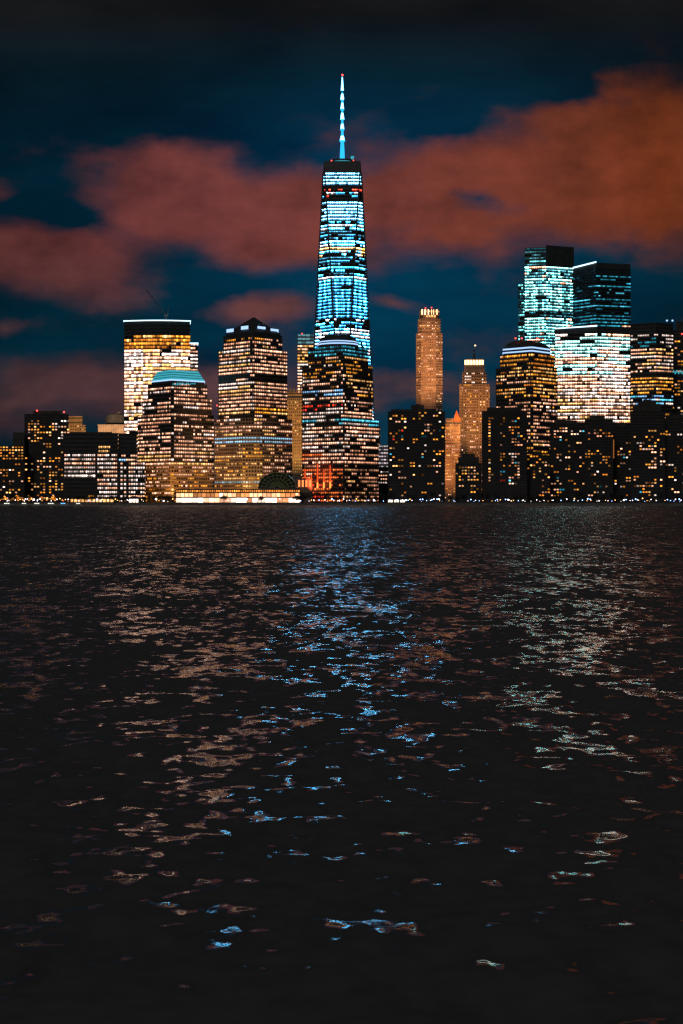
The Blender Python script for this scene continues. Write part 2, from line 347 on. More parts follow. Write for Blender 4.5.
for xx, yy, side in ((231.8, 328, -1), (246.4, 326.4, -1), (260, 326.6, 1), (273, 327.8, 1)):
    # dormers sit on the roof slopes
    t = (331-yy+1.6)/17.2; q = lerpp(bp, ap, max(0, t-.06)); e = 0 if side < 0 else 2
    a, b = q[e], q[e+1]; k = (X(xx, D)-a[0])/(b[0]-a[0]); py = a[1]+(b[1]-a[1])*k
    # keep direction of the slope edge
    ang = math.atan2(b[1]-a[1], b[0]-a[0]); v, f = box((0, 0, 0), (11.5, 5, 3.6)); ca, sa = math.cos(ang), math.sin(ang)
    v = [(X(xx, D+py-D)+p[0]*ca-p[1]*sa, py+p[0]*sa+p[1]*ca, Z(yy, D)+p[2]) for p in v]
    part('roof_vent', v, f, [COPPER, E_BLUE], r, fm=[0, 0, 1, 0, 0, 0])
beacon(r, 217, 405.5, D-.5, .8)

# --- Orange floodlit tower behind
D = 1790; r = bld('masonry_tower', 'orange floodlit masonry tower squeezed behind the pyramid roofed tower', 295, D)
tower(r, fp(D, *flat(284, 304, 40)), GZ, Z(398, D), [(600, S(.16, [(A, 2), (Y, 1)], .7, .3))], D, 4, .45, 2.6, .55, wall=TAN)
tower(r, fp(D+3, *flat(286, 302, 30)), Z(398, D), Z(392, D), [(600, None)], D, 5, .4, 2.6, .5, wall=TAN)
for i in range(5):
    part('pinnacle', *loft([(ngon(X(287+i*3.4, D), D+5, 1.6, 4, .78), Z(392.2, D)), (ngon(X(287+i*3.4, D), D+5, 1.3, 4, .78), Z(388.8, D)), (ngon(X(287+i*3.4, D), D+5, .2, 4, .78), Z(387.6, D))]), TAN, r)

# --- glass slab left of the tallest tower
D = 1930; r = bld('glass_slab', 'pale glass slab with a teal lit top just left of the tallest tower', 308, D)
pl = fp(D, *flat(297.5, 318, 35)); tower(r, pl, GZ, Z(345, D), [(350, S(.95, [(Y, 1), (P, 1)], .9, .9)), (362, S(.75, [(Y, 2), (A, 1), (W, 1)], .9, .7)), (600, S(.97, [(W, 2), (P, 2)], 1, .9))], D, 4.2, .62, 3, .1, wall=STEEL)
tower(r, pl, Z(345, D)+.02, Z(334, D), [(600, S(1, [((.4, .95, 1.1), 1)], .75, 1, sd=.12))], D, 4.8, .8, 6, .1, wall=STEEL, name='crown')
beacon(r, 302, 333.6, D, .9)

# ================================================================ the tallest tower
D = 1790; r = bld('tapered_skyscraper', 'tallest tapering glass skyscraper with a blue lit spire and red tip light', 342.5, D)
cx, cy = X(342.3, D), D+43; zb0, zt0 = 57., Z(161, D+20)
hb = X(377, D)-cx; ht = (X(360.6, D)-X(324, D))/2
def wtc(z):
    t = min(1, max(0, (z-zb0)/(zt0-zb0))); s = 1-t
    # octagon between a square set corner-on (base) and a square set face-on (top)
    cor = [(cx, cy-hb), (cx+hb, cy), (cx, cy+hb), (cx-hb, cy)]; tq = [(cx-ht, cy-ht), (cx+ht, cy-ht), (cx+ht, cy+ht), (cx-ht, cy+ht)]
    e = .012
    def mid(p, a, b, k): return (p[0]+(a[0]-p[0])*k, p[1]+(a[1]-p[1])*k)
    out = []
    for i in range(4):
        c0 = cor[i]; l, q = tq[i], tq[(i+1) % 4]; t_ = max(t, e)
        out.append((c0[0]*(1-t_)+l[0]*t_, c0[1]*(1-t_)+l[1]*t_)); out.append((c0[0]*(1-t_)+q[0]*t_, c0[1]*(1-t_)+q[1]*t_))
    return out
_s = (W, WC, C, T, P); W, WC, C, T, P = (1.0, 7.4, 13.0), (.5, 7.8, 14.5), (.19, 2.0, 4.6), (.07, .36, .58), (2.6, 2.7, 3.0)
CW = [(WC, 4), (W, 2), (C, 1)]
zn = [(172.6, None), (186.5, S(1, [((1.15, 4.2, 7.0), 1)], 1.15, 1, mix=0, sd=.08)), (189.8, None), (193, S(.5, [(R, 2), (RD, 1)], .6, .4)), (196.5, [S(.1, [(T, 1)]), S(.7, [(P, 1), (C, 1), (RD, 1)], .8, .6), S(.2, [(T, 1)])]), (199.6, S(.5, [(C, 1), (R, .5), (T, 1)], .7, .5)), (202.6, None),
      (222.5, S(1, [((1.15, 4.2, 7.0), 1)], 1.1, 1, mix=0, sd=.1)), (225.5, S(.4, CW, .5, .4)), (232, S(.9, [(W, 2), (WC, 2), (P, 1)], .9, .85)), (236, S(.7, [(C, 2), (T, 2), (P, 1)], .9, .8)), (239.5, S(.6, [(T, 2), (C, 1)], .8, .7)), (243.5, S(.97, [(W, 2), (P, 1)], 1.1, .95)), (247, S(.7, [(P, 1), (W, 1)], .9, .6)), (250.5, S(.97, [(Y, 3), (A, 1)], .9, .9)), (254, S(.6, [(P, 1), (Y, 1), (W, 1)], .8, .5)),
      (258, S(.75, [(P, 1), (W, 1), (Y, 1)], .9, .6)), (263, S(.75, [(C, 2), (T, 2), (W, 1)], .8, .7)), (267, S(.5, [(T, 2), (W, 1)], .7, .6)), (271, S(.9, CW, .9, .8)), (275, S(.12, CW, .5)), (278.5, S(.6, [(T, 2), (WC, 1)], .7, .5)), (281.5, S(.97, [(P, 3), (W, 1)], .95, .95)),
      (318, dict(S(1, [(C, 3), (WC, 1)], .8, 1, mix=.3, sd=.25), col=(.14, 2.6, (.2, .5, .8), .07))), (323, S(.35, [(P, 1), (W, 1)], .8, .6)), (328, S(.55, [(C, 1), (T, 1), (WC, 1)], .8, .7)), (346, S(.85, [(P, 2), (W, 3), (C, 1)], 1, .85)), (380, S(.8, [(W, 2), (WC, 2), (P, 1), (C, 1)], .9, .8)), (600, S(.85, [(W, 2), (P, 2), (WC, 1)], 1., .8))]
tower(r, wtc, zb0, Z(172.8, D+20), [(q, [dict(e_, b=e_['b']*7.0, p=min(1, e_['p']*1.06)) for e_ in (z_ if isinstance(z_, list) else [z_])] if z_ else None) for q, z_ in zn], D+20, 4.15, .64, 2.9, .22, wall=STEEL, proud=.25, lowk=.035, hs=.76, bk=1.25)
pl = wtc(zb0); part('base', *loft([(pl, GZ), (pl, zb0-.02)]), STEEL, r)
pl = offset(wtc(Z(172.8, D+20)), .5); pl2 = offset(wtc(zt0), .2)
part('parapet', *loft([(pl, Z(172.7, D+20)), (pl2, zt0)]), STEEL, r)
W, WC, C, T, P = _s
# bright edges where the triangular faces meet
for i in (0, 1, 7, 2):
    p0, p1 = offset(wtc(zb0+2), .4)[i], offset(wtc(Z(173, D+20)), .4)[i]
    part('edge_rail', *bar((p0[0], p0[1], zb0+2), (p1[0], p1[1], Z(173, D+20)), 1.5), STEEL, r)
pl = ngon(cx, cy, ht*.8, 24); part('antenna_ring', *loft([(pl, zt0+.05), (pl, zt0+4.5)]), STEEL, r)
part('ring_light', *loft([(ngon(cx, cy, ht*.82, 24), zt0-2.2+3.4), (ngon(cx, cy, ht*.82, 24), zt0+1.9)]), E_TEAL, r)
# spire: lit lattice mast with flared collars
zs0 = zt0+4.5; prof = [(160, 2.6), (150, 2.2), (142, 1.7), (141.5, 3.0), (140.6, 3.0), (140.2, 2.4), (136, 1.5), (131, 1.2), (130, 2.4), (129, 1.9), (124, 1.2), (120.5, 1.1), (119.5, 2.2), (118.5, 1.8), (113, 1.05), (111, 1.0), (110, 2.1), (109, 1.7), (103, 1.0), (100, 1.5), (98.5, 1.7), (94, 1.05), (92.4, .75), (91.2, .75), (90.8, 1.4), (84, .9), (77, .4)]
V, Fc = loft([(ngon(cx, cy, w, 8), Z(y, D+43)) for y, w in [(y, w*1.25) for y, w in prof]]); lit = []
for i in range(len(prof)-1):
    y = (prof[i][0]+prof[i+1][0])/2; hot = min(abs(y-q) for q in (138, 127, 117, 107, 97, 86, 79)); k = 1.1 if hot > 2.4 else 7
    if 91 < y < 92.4: k = .12
    lit += [(.03*k+(.9 if k > 4 else 0), .6*k, 1.15*k)]*8
lit += [DIM, (.1, 1, 1.6)]
part('spire', V, Fc, LIT, r, lit=lit)
beacon(r, 342.4, 75, D+43, 1.3)
part('tip_mast', *loft([(ngon(cx, cy, .3, 6), Z(78, D+43)), (ngon(cx, cy, .2, 6), Z(73.5, D+43))]), STEEL, r)
beacon(r, 331.5, 160.6, D, .9); beacon(r, 353.5, 160.4, D, .8)
part('dish', *loft([(ngon(X(352.3, D), cy-10, 1.0, 10), zt0+4.6), (ngon(X(352.5, D), cy-10, 2.4, 10), zt0+8), (ngon(X(352.8, D), cy-10, 2.1, 10), zt0+9)]), E_TEAL, r)
for sx in (-1, 1): part('guy_cable', *bar((cx+sx*13, cy, zt0+4.5), (cx+sx*.8, cy, Z(141, D+43)), .12, 3), STEEL, r)

# --- domed tower in front of the tallest one
D = 1470; r = bld('domed_tower', 'granite tower with a dark dome and blue rim standing before the tallest skyscraper', 341, D)
M2 = [(P, 3), (W, 2), (PD, 2)]; 
two_ = lambda a, c, d: fp(D, *cham(a, c-.8, c+.8, d, D, .9))
lo = [(424, S(.97, [(C, 1), (W, 1)], .6, .9)), (434, [S(.9, [(W, 2), (P, 2)], 1, .7), S(.3, M2), S(.75, M2, .8, .7)]), (447, [S(.9, [(W, 3), (P, 1)], .95, .7), S(.4, M2), S(.8, M2, .85, .75)]), (451, S(.3, M2, .7)), (463, [S(.85, [(P, 3), (RD, 1)], .85, .6), S(.5, M2, .8), S(.75, [(P, 1), (PD, 2)], .75, .7)]), (467, S(.25, [(PD, 1)], .7)), (480, [S(.9, [(RD, 3), (P, 1)], .9, .7), S(.1, M2), S(.6, [(PD, 3), (Y, 1)], .7, .7)]), (600, [S(.9, [(RD, 4), (R, 1)], 1.0, .7), S(.1, M2), S(.4, [(PD, 2), (Y, 1)], .6, .6)])]
tower(r, two_(302, 343.5, 378.5), GZ, Z(418, D), lo, D, 3.9, .56, 2.8, .324, wall=GRANITE)
mi = [(374, [S(.35, [(P, 1), (A, 1), (W, 1)], .7, .6), S(.1, M2), S(.45, [(A, 2), (Y, 1)], .6, .6)]), (387, [S(.55, [(P, 2), (A, 1), (W, 1)], .75, .7), S(.2, M2), S(.6, [(Y, 2), (P, 1)], .75, .7)]), (396, [S(.9, [(B, 1), (W, 2)], .75, .9), S(.3, M2), S(.5, [(A, 1), (P, 1)], .7, .6)]), (402, [S(.55, [(W, 1), (P, 1)], .7, .6), S(.2, M2), S(.5, M2, .6, .6)]), (412, [S(.6, [(R, 3), (W, 1)], .8, .5), S(.2, M2), S(.5, M2, .7, .7)]), (600, [S(.97, [(W, 1), (P, 1)], 1, .95), S(.6, M2), S(.95, [(P, 2), (PD, 1)], .9, .9)])]
tower(r, two_(302.3, 343.5, 372.5), Z(418, D)+.05, Z(363, D), mi, D, 3.9, .56, 2.8, .32, wall=GRANITE)
tower(r, two_(308, 343.5, 368), Z(363, D)+.05, Z(345, D), [(350, S(.8, [(T, 3), (C, 1)], .8, .8)), (354.5, S(.85, [(T, 2), (C, 1)], .8, .8)), (358, S(.55, [(Y, 2), (P, 1)], .8, .7)), (600, S(.5, [(A, 1), (Y, 1)], .7, .6))], D, 3.9, .56, 2.9, .34, wall=GRANITE)
fa, fb = two_(302, 343.5, 378.5)[0:2]
for k in range(5):  # glowing tapered rods stand in for red light streaks up the wall
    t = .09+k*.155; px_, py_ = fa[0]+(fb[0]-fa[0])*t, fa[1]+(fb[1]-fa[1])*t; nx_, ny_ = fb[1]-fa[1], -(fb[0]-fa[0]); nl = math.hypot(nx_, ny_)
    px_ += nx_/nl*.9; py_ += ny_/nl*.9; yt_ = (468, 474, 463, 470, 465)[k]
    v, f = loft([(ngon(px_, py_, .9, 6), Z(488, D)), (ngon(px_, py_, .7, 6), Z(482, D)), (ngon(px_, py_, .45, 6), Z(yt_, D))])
    part('wall_light_streak', v, f, LIT, r, lit=[(2.2, .6, .1)]*6+[(1.1, .1, .02)]*6+[DIM, (1, .1, .03)])
dc = (X(338, D), D+32); rd = X(359, D)-X(338, D)
part('drum', *loft([(ngon(*dc, rd*1.02, 32), Z(345, D)+.05), (ngon(*dc, rd*1.0, 32), Z(342.6, D))]), COPPER, r)
part('rim_light', *loft([(ngon(*dc, rd, 32), Z(342.5, D)), (ngon(*dc, rd*.98, 32), Z(341.2, D))]), E_BLUE, r)
part('rim_band', *loft([(ngon(*dc, rd*.97, 32), Z(341.2, D)), (ngon(*dc, rd*.97, 32), Z(340, D))]), COPPER, r)
part('rim_light', *loft([(ngon(*dc, rd*.97, 32), Z(339.9, D)), (ngon(*dc, rd*.94, 32), Z(338.8, D))]), E_BLUE, r)
part('dome', *loft([(ngon(*dc, rd*.93*math.cos(t), 32), Z(338.7, D)+11.5*math.sin(t)*.72) for t in [i*.19 for i in range(9)]]), COPPER, r, smooth=False)

# --- small pale building and dark neighbour
D = 1720; r = bld('pale_office', 'small pale lilac lit office peeking between the domed tower and dark apartments', 383, D)
tower(r, fp(D, *flat(378, 388.5, 30)), GZ, Z(445, D), [(600, S(.9, [((1.6, 1.3, 1.4), 1)], .75, .8))], D, 4, .5, 3, .2, wall=CONC)
D = 1600; r = bld('low_office', 'low dark office with three rows of small white windows beside the domed tower', 383, D)
tower(r, fp(D, *flat(377.5, 389, 30)), GZ, Z(467, D), [(471, None), (484, S(.85, [(P, 1), (W, 1)], .7, .5)), (600, None)], D, 4, .45, 2.6, .4, wall=DARK)
D = 1850; r = bld('slim_tower', 'slim dark tower just behind the right edge of the domed tower', 379, D)
tower(r, fp(D, *flat(373.5, 380, 20)), GZ, Z(425, D), [(600, S(.25, [(PD, 1)], .4))], D, 4, .45, 2.6, .4, wall=DARK)

# --- dark apartment tower centre right
D = 1450; r = bld('apartment_tower', 'broad near black apartment tower with scattered small windows below the tan crowned tower', 416, D)
pl = fp(D, *flat(388, 445, 35)); b, fl = tower(r, pl, GZ, Z(411.5, D), [], D, 3.05, .5, wall=BRICK, bands=False)
sparse(r, D, fl, [(389, 413, 410, 450, 22, MIXR), (412, 412, 443, 450, 30, MIXR), (389, 450, 444, 476, 34, MIXR+[(W, 2)]), (389, 476, 444, 498, 14, HOT)], cp=2.95, w=1.9)
slab('penthouse', r, D, fp(D+5, *flat(411, 424, 18)), 404.5, 411.7, BRICK); slab('roof_block', r, D, fp(D+4, *flat(391, 410.8, 20)), 409, 411.7, BRICK); slab('roof_block', r, D, fp(D+6, *flat(424.3, 436, 16)), 408.5, 411.7, BRICK)

# --- tan tower with lit crown
D = 1900; r = bld('stone_tower', 'slender tan stone tower with a glowing crown and two red beacons', 429, D)
GR = [(P, 2), (Y, 2), (A, 1)]
tower(r, fp(D, *cham(416.3, 421, 436, 442.3, D)), GZ, Z(333, D), [(338, S(.35, [(P, 1), (W, 1)], 1., .6)), (354, S(.22, GR, .9, .6)), (359, S(.6, GR, .9, .8)), (600, S(.2, GR, .8, .55))], D, 3.6, .42, 2.2, .5, wall=LIME)
tower(r, fp(D+3, *cham(418, 422, 436, 440.5, D)), Z(333, D)+.05, Z(318.5, D), [(600, S(.25, GR, .9, .6))], D, 3.6, .45, 2.2, .5, wall=LIME)
tower(r, fp(D+6, *cham(419.5, 423, 435.5, 439, D)), Z(318.5, D)+.05, Z(309, D), [(315.5, S(.9, [((4.0, 2.6, 1.4), 1), (Y, 1)], .8, .6, sd=.2)), (600, S(.6, [(Y, 1)], .7, .6))], D, 6, .55, 3.2, .3, wall=LIME, name='crown')
for i in range(8): xx = X(421.4+i*2.05, D); part('pier', *box((xx, D-.7, (GZ+Z(333, D))/2), (.9, .7, Z(333, D)-GZ)), LIME, r)
for i in range(6):
    part('crown_lamp', *box((X(422.4+i*3., D), D+5.5, Z(311.5, D)), (1.7, .6, 7)), E_CROWN, r); part('crown_fin', *box((X(420.6+i*3.5, D), D+5.2, Z(311.2, D)), (1.2, 1.6, 10)), LIME, r)
beacon(r, 425.5, 308, D+5, .9); beacon(r, 431.5, 307.6, D+5, .9)

# --- orange lit building with a spirelet
D = 1680; r = bld('spired_building', 'bright orange floodlit building with a pointed roof between dark apartments', 452, D)
tower(r, fp(D, *flat(444, 460, 30)), GZ, Z(424, D), [(600, S(.35, [(P, 2), (Y, 2), (A, 1)], .7, .4))], D, 3.6, .45, 2.2, .5, wall=TAN)
tower(r, fp(D+3, *flat(446, 453, 20)), Z(424, D), Z(418.5, D), [(600, None)], D, 4, .4, wall=TAN)
q = fp(D+2, *flat(453.3, 461, 12)); ap_ = [(X(457, D)+(p[0]-X(457, D))*.04, D+8+(p[1]-D-8)*.04) for p in q]
part('turret', *loft([(q, Z(424, D)), (q, Z(421.5, D))]), COPPER, r); part('spire_roof', *loft([(offset(q, .4), Z(421.4, D)), (ap_, Z(410, D))]), wall_mat('terracotta', (.45, .14, .06)), r)

# --- tan tower with mast
D = 1770; r = bld('stone_tower', 'tan stone tower with bright white crown lights and a thin roof mast', 474, D)
tower(r, fp(D, *flat(459.5, 489.5, 40)), GZ, Z(384, D), [(389, S(.15, GR, 1.)), (600, S(.2, GR, .85, .45))], D, 3.5, .5, 2.1, .42, wall=LIME)
tower(r, fp(D+4, *flat(462.5, 486.5, 30)), Z(384, D)+.05, Z(372, D), [(600, S(.14, [(P, 1), (W, 1)], 1., .4))], D, 3.5, .5, 2.1, .42, wall=LIME)
for i in range(10): xx = X(460.3+i*3.15, D); part('pier', *box((xx, D-.7, (GZ+Z(384, D))/2), (.9, .7, Z(384, D)-GZ)), LIME, r)
slab('attic', r, D, fp(D+6, *flat(464.3, 484.7, 26)), 364.6, 371.9, LIME)
for i in range(7): part('crown_lamp', *box((X(466+i*2.85, D), D+6, Z(361.9, D)), (2.3, 2.0, 5.5)), E_CROWN, r)
slab('lantern', r, D, fp(D+8, *flat(466, 483, 14)), 358.5, 364.5, LIME)
part('mast', *loft([(ngon(X(475, D), D+14, 2.0, 8), Z(358.5, D)), (ngon(X(475, D), D+14, 1.3, 8), Z(354, D)), (ngon(X(475, D), D+14, .4, 8), Z(346, D))]), COPPER, r)
beacon(r, 475.2, 345.5, D+14, 1.0, E_CROWN)
D = 1900
# --- dark low rises right of centre
D = 1425+18; r = bld('round_topped_block', 'low dark block with a stepped round top and four rows of tiny windows', 469, D)
pl = fp(D, *flat(455.5, 481.5, 28)); b, fl = tower(r, pl, GZ, Z(463, D), [], D, 3.2, .45, wall=BRICK, bands=False)
sparse(r, D, fl, [(457, 466, 480, 480, 26, [(P, 3), (Y, 2), (A, 1)]), (460, 484, 478, 495, 8, HOT)], cp=3.0, w=1.7)
slab('roof_step', r, D, fp(D+3, *flat(458, 479, 20)), 457, 463.2, BRICK); slab('roof_step', r, D, fp(D+6, *flat(462, 475, 14)), 453.6, 457.1, BRICK)
D = 1446; r = bld('apartment_tower', 'near black apartment tower with sparse orange windows left of the glowing dark domed tower', 504, D)
pl = fp(D, *flat(482, 527, 35)); b, fl = tower(r, pl, GZ, Z(411, D), [], D, 3.05, .5, wall=BRICK, bands=False)
sparse(r, D, fl, [(488, 416, 492, 482, 20, MIXR), (500, 416, 504, 482, 17, MIXR), (508, 416, 526, 446, 22, [(O, 3), (PD, 3), (A, 1), (T, .5)]), (508, 452, 520, 488, 24, COOLR+[(O, 2)])], cp=2.95, w=1.9)
slab('penthouse', r, D, fp(D+5, *flat(487, 521, 20)), 407, 411.2, BRICK)

# --- dark dome, amber windows
D = 1570; r = bld('domed_tower', 'granite tower with a flat dark dome, white rim lines and amber windows at right', 527, D)
AM = [(A, 4), (O, 2), (Y, 3), (P, 1)]
zz = [(385, [S(.5, AM, .8, .6), S(.6, AM, .8, .6), S(.7, AM, .85, .7)]), (397, [S(.6, AM, .85, .65), S(.6, AM, .8), S(.75, AM, .85, .7)]), (412, [S(.5, [(P, 2), (Y, 1), (PD, 2)], .8, .6), S(.3, AM, .7), S(.6, [(P, 2), (W, 1), (A, 1)], .8, .6)]), (447, [S(.55, [(P, 1), (PD, 2)], .75, .6), S(.3, AM, .7), S(.75, [(P, 2), (PD, 2), (Y, 1)], .8, .75)]), (600, S(.8, [(A, 3), (Y, 1)], .9, .85))]
ch = lambda a, d: fp(D, *cham(a, 530, 533, d, D))
tower(r, ch(496, 557), GZ, Z(366, D), zz, D, 3.9, .56, 2.9, .322, wall=GRANITE)
tower(r, ch(500, 554.5), Z(366, D)+.05, Z(353, D), [(357.5, [S(.6, AM, .9, .8), S(.7, AM, .9), S(.95, [(A, 3), (O, 1)], 1.1, .95)]), (600, [S(.75, [(P, 1), (A, 2)], .9, .8), S(.6, AM, .9), S(.95, [(A, 1), (O, 2)], 1., .95)])], D, 4.4, .5, 2.3, .3, wall=GRANITE)
c1 = ch(503, 550.5)
slab('drum', r, D, c1, 348.2, 352.9, COPPER); slab('rim_light', r, D, c1, 350.2, 351.5, E_BLUE, .5); slab('rim_light', r, D, c1, 346.7, 348.1, E_BLUE, .2)
c0 = (X(527, D), D+30); rg = []
for k, yy in ((1, 346.6), (.9, 343.5), (.75, 340.8), (.58, 339.2), (.5, 338.6)):
    rg.append(([(c0[0]+(p[0]-c0[0])*k, c0[1]+(p[1]-c0[1])*k) for p in c1], Z(yy, D)))
part('dome', *loft(rg), COPPER, r)
for xx in (515.5, 521.8, 537.4): beacon(r, xx, 338.3, D+20, .9)

# --- bright teal white glass tower
D = 1930; r = bld('glass_tower', 'tall teal white glass tower with a dark blank crown on its right side', 548, D)
_s = (W, WC, C, T); W, WC, C, T = (2.3, 6.2, 6.1), (1.5, 6.8, 6.8), (.22, .95, 1.15), (.03, .3, .4)
CC = [(WC, 4), (C, 3), (W, 3), (P, 1)]
pl = fp(D, *cham(519, 525, 546, 573.5, D, .5))
tower(r, fp(D, [(524.5, 6), (546, 0), (573.5, 16)], 60), GZ, Z(266, D), [(270, S(1, [(P, 1), (W, 2)], 1., .95)), (283, S(.97, CC, 1.1, .6, mix=.3)), (312, dict(S(.97, [(C, 2), (WC, 3), (W, 2)], .9, .5, mix=.35), col=(.16, 1.7, (.08, .45, .92), .12))), (316, S(.5, [(T, 2), (C, 1)], .6, .6)), (600, S(.96, CC, 1.1, .55, mix=.3))], D, 4.1, .66, 3.0, .26, wall=STEEL, lowk=.05, hs=.74, bk=4.2)
tower(r, fp(D+5, [(518.3, 6), (524.2, 2)], 40), GZ, Z(283, D), [(600, S(.85, [(WC, 2), (T, 2), (W, 1)], .7, .4, mix=.4))], D, 4.1, .6, 2.2, .25, wall=STEEL, name='side_wing')
tower(r, fp(D+1, [(524.8, 6), (545.5, 0)], 50), Z(266, D)+.05, Z(247, D), [(600, S(.75, [(T, 3), (C, 2), (WC, 1)], .7, .7))], D, 4.4, .5, 3, .15, wall=STEEL, name='crown')
pl = fp(D+.6, [(546, 0), (574, 16)], 55); part('crown_screen', *loft([(pl, Z(266, D)+.06), (pl, Z(245, D))]), COPPER, r)
W, WC, C, T = _s
# --- dark wedge tower with teal floors
D = 1860; r = bld('wedge_tower', 'dark glass wedge tower with a slanted white roof line and thin teal floors', 602, D)
def pk(D): return fp(D, [(573, 26), (596, 0), (630.5, 12)], 60)
tl = [(275, S(.0, [(T, 1)])), (281, [S(.05, [(TD, 1)]), S(.75, [(T, 2), (C, 1)], .6, .85)]), (284.5, S(.03, [(T, 1)])), (288, [S(.4, [(T, 1)], .6, .7), S(.98, [(T, 2), (C, 1)], .7, .9)]), (292, S(.05, [(T, 1)], .5)), (296, [S(.5, [(TD, 1), (T, 1)], .8, .7), S(.4, [(C, 1)], .5, .8)]), (300, [S(.8, [(T, 2), (C, 1)], .7, .8), S(.9, [(T, 1)], .55, .9)]), (303.5, S(.2, [(T, 1)], .5)), (308, [S(.85, [(T, 2), (C, 1)], .7, .8), S(.97, [(T, 2), (C, 1)], .7, .9)]), (312.5, S(.06, [(T, 1)], .5)), (324, [S(.8, [(T, 2), (C, 1)], .6, .7), S(.9, [(T, 3), (C, 1)], .6, .8)]), (327, S(.9, [(P, 2), (T, 1)], .8, .9)), (600, S(.8, [(P, 2), (W, 1)], .9, .85))]
tower(r, pk(D), GZ, Z(268, D), tl, D, 4.3, .42, 3, .12, wall=wall_mat('blue_glass', (.03, .065, .08), .65))
q = pk(D); top = [(p[0], p[1], Z(262.5, D)) for p in q]
part('crown_screen', *loft([(offset(q, -.2), Z(268, D)+.05), (offset(q, -.2), Z(262.6, D))]), COPPER, r)
a, b = q[0], q[1]; part('roof_edge_light', *bar((a[0], a[1]-.6, Z(264.6, D)), (b[0], b[1]-.6, Z(262, D)), .9, 6), E_COOL, r)
# --- big white lit block
D = 1715; r = bld('white_lit_block', 'broad office block blazing with white floors under the dark wedge tower', 593, D)
pl = fp(D, [(555, 10), (597, 0), (632, 14)], 60); WW = [((1.9, 4.7, 4.5), 4), (P, 1.2), (W, 2.4)]
tower(r, pl, GZ, Z(333, D), [(340, S(.8, WW, 1.2, .75)), (352, S(.93, WW, 1.3, .8)), (376, S(.97, WW, 1.4, .85)), (400, S(.97, [(P, 2), (W, 4)], 1., .85)), (422, S(.98, [(P, 3), (W, 2), (Y, 1)], 1., .9)), (600, None)], D, 4.2, .66, 3.0, .22, wall=DARK, lowk=.13, hs=.66, bk=2.5)
q2 = offset(pl, .5); part('parapet', *loft([(q2, Z(333, D)+.05), (q2, Z(326.6, D))]), COPPER, r)
part('roof_edge_light', *bar((q2[0][0], q2[0][1]-.4, Z(327.6, D)), (q2[1][0], q2[1][1]-.4, Z(325.9, D)), .7, 6), E_COOL, r)
# --- right edge towers
D = 1635; r = bld('office_tower', 'dark right hand tower with white and amber floors split by a black band', 655, D)
pl = fp(D, [(630.5, 14), (656, 0), (673, 12)], 50); WY = [(W, 2), (P, 3), (Y, 2)]
tower(r, pl, GZ, Z(322.5, D), [(333, None), (337, S(.4, [(W, 1)], .7, .6)), (347, [S(.55, [(W, 2), (T, 1)], .7, .7), S(.3, [(W, 1)], .6, .5)]), (372, S(.8, WY, .9, .7)), (378, None), (382, S(.9, [(A, 2), (Y, 2)], 1, .85)), (395, S(.7, [(Y, 2), (A, 2), (P, 1)], .85, .7)), (404, S(.75, [(B, 2), (C, 1), (W, 1)], .7, .7)), (600, S(.25, [(A, 1), (P, 1)], .6, .6))], D, 4.1, .5, 2.8, .2, wall=DARK)
for xx in (667, 672.5): beacon(r, xx, 320.6, D+10, 1.2, E_BLUE)
D = 1700; r = bld('office_tower', 'dark tower cut by the right edge with sparse orange windows', 690, D)
pl = fp(D, *flat(673, 712, 40)); b, fl = tower(r, pl, GZ, Z(330, D), [], D, 4.0, .45, wall=DARK, bands=False)
sparse(r, D, fl, [(673.5, 340, 684, 372, 12, [(O, 2), (PD, 2), (A, 1)]), (673.5, 378, 684, 420, 18, HOT), (673.5, 420, 684, 470, 12, HOT)], cp=3.6, w=2.6)
slab('roof_block', r, D, fp(D+6, *flat(676, 712, 22)), 321, 330.2, DARK)
for k in range(6): part('sign_stroke', *box((X(673.5+k*1.7, D), D-.5, Z(371.5+(k % 2)*1.2, D)), (1.4, .3, 3.4)), E_TEAL, r)
beacon(r, 682, 334, D-1, .9)

# --- dark apartment blocks along the right waterfront
LOW = [('apartment_block', 'low dark apartment block with orange windows right of the amber windowed dome', 550, 585, 424, 1500, [(552, 428, 584, 438, 18, COOLR+[(O, 2)]), (552, 438, 584, 498, 44, MIXR)]),
       ('apartment_block', 'dark apartment block below the white lit office with a faint orange corner', 585, 613, 420, 1482, [(590, 428, 612, 444, 14, [(O, 3), (PD, 2)]), (587, 450, 612, 498, 34, MIXR)]),
       ('apartment_block', 'narrow dark block with a glowing orange stairwell strip at right', 611, 632, 427, 1510, [(614, 440, 631, 498, 24, MIXR)]),
       ('apartment_tower', 'dark arched top apartment tower at right with clustered orange window rows', 631, 665, 411, 1455, [(633, 428, 664, 445, 14, HOT), (640, 445, 664, 470, 28, [(P, 2), (A, 2), (W, 1), (Y, 1)]), (633, 476, 664, 498, 24, MIXR)]),
       ('apartment_block', 'rightmost dark waterfront block with a few orange windows', 664, 706, 418, 1470, [(666, 422, 684, 440, 7, HOT), (666, 445, 684, 498, 20, MIXR)]),
       ('apartment_block', 'small dark block between the amber domed tower and the right apartments', 527, 550, 455, 1462, [(528, 456, 549, 470, 14, HOT), (528, 471, 549, 497, 14, MIXR)])]
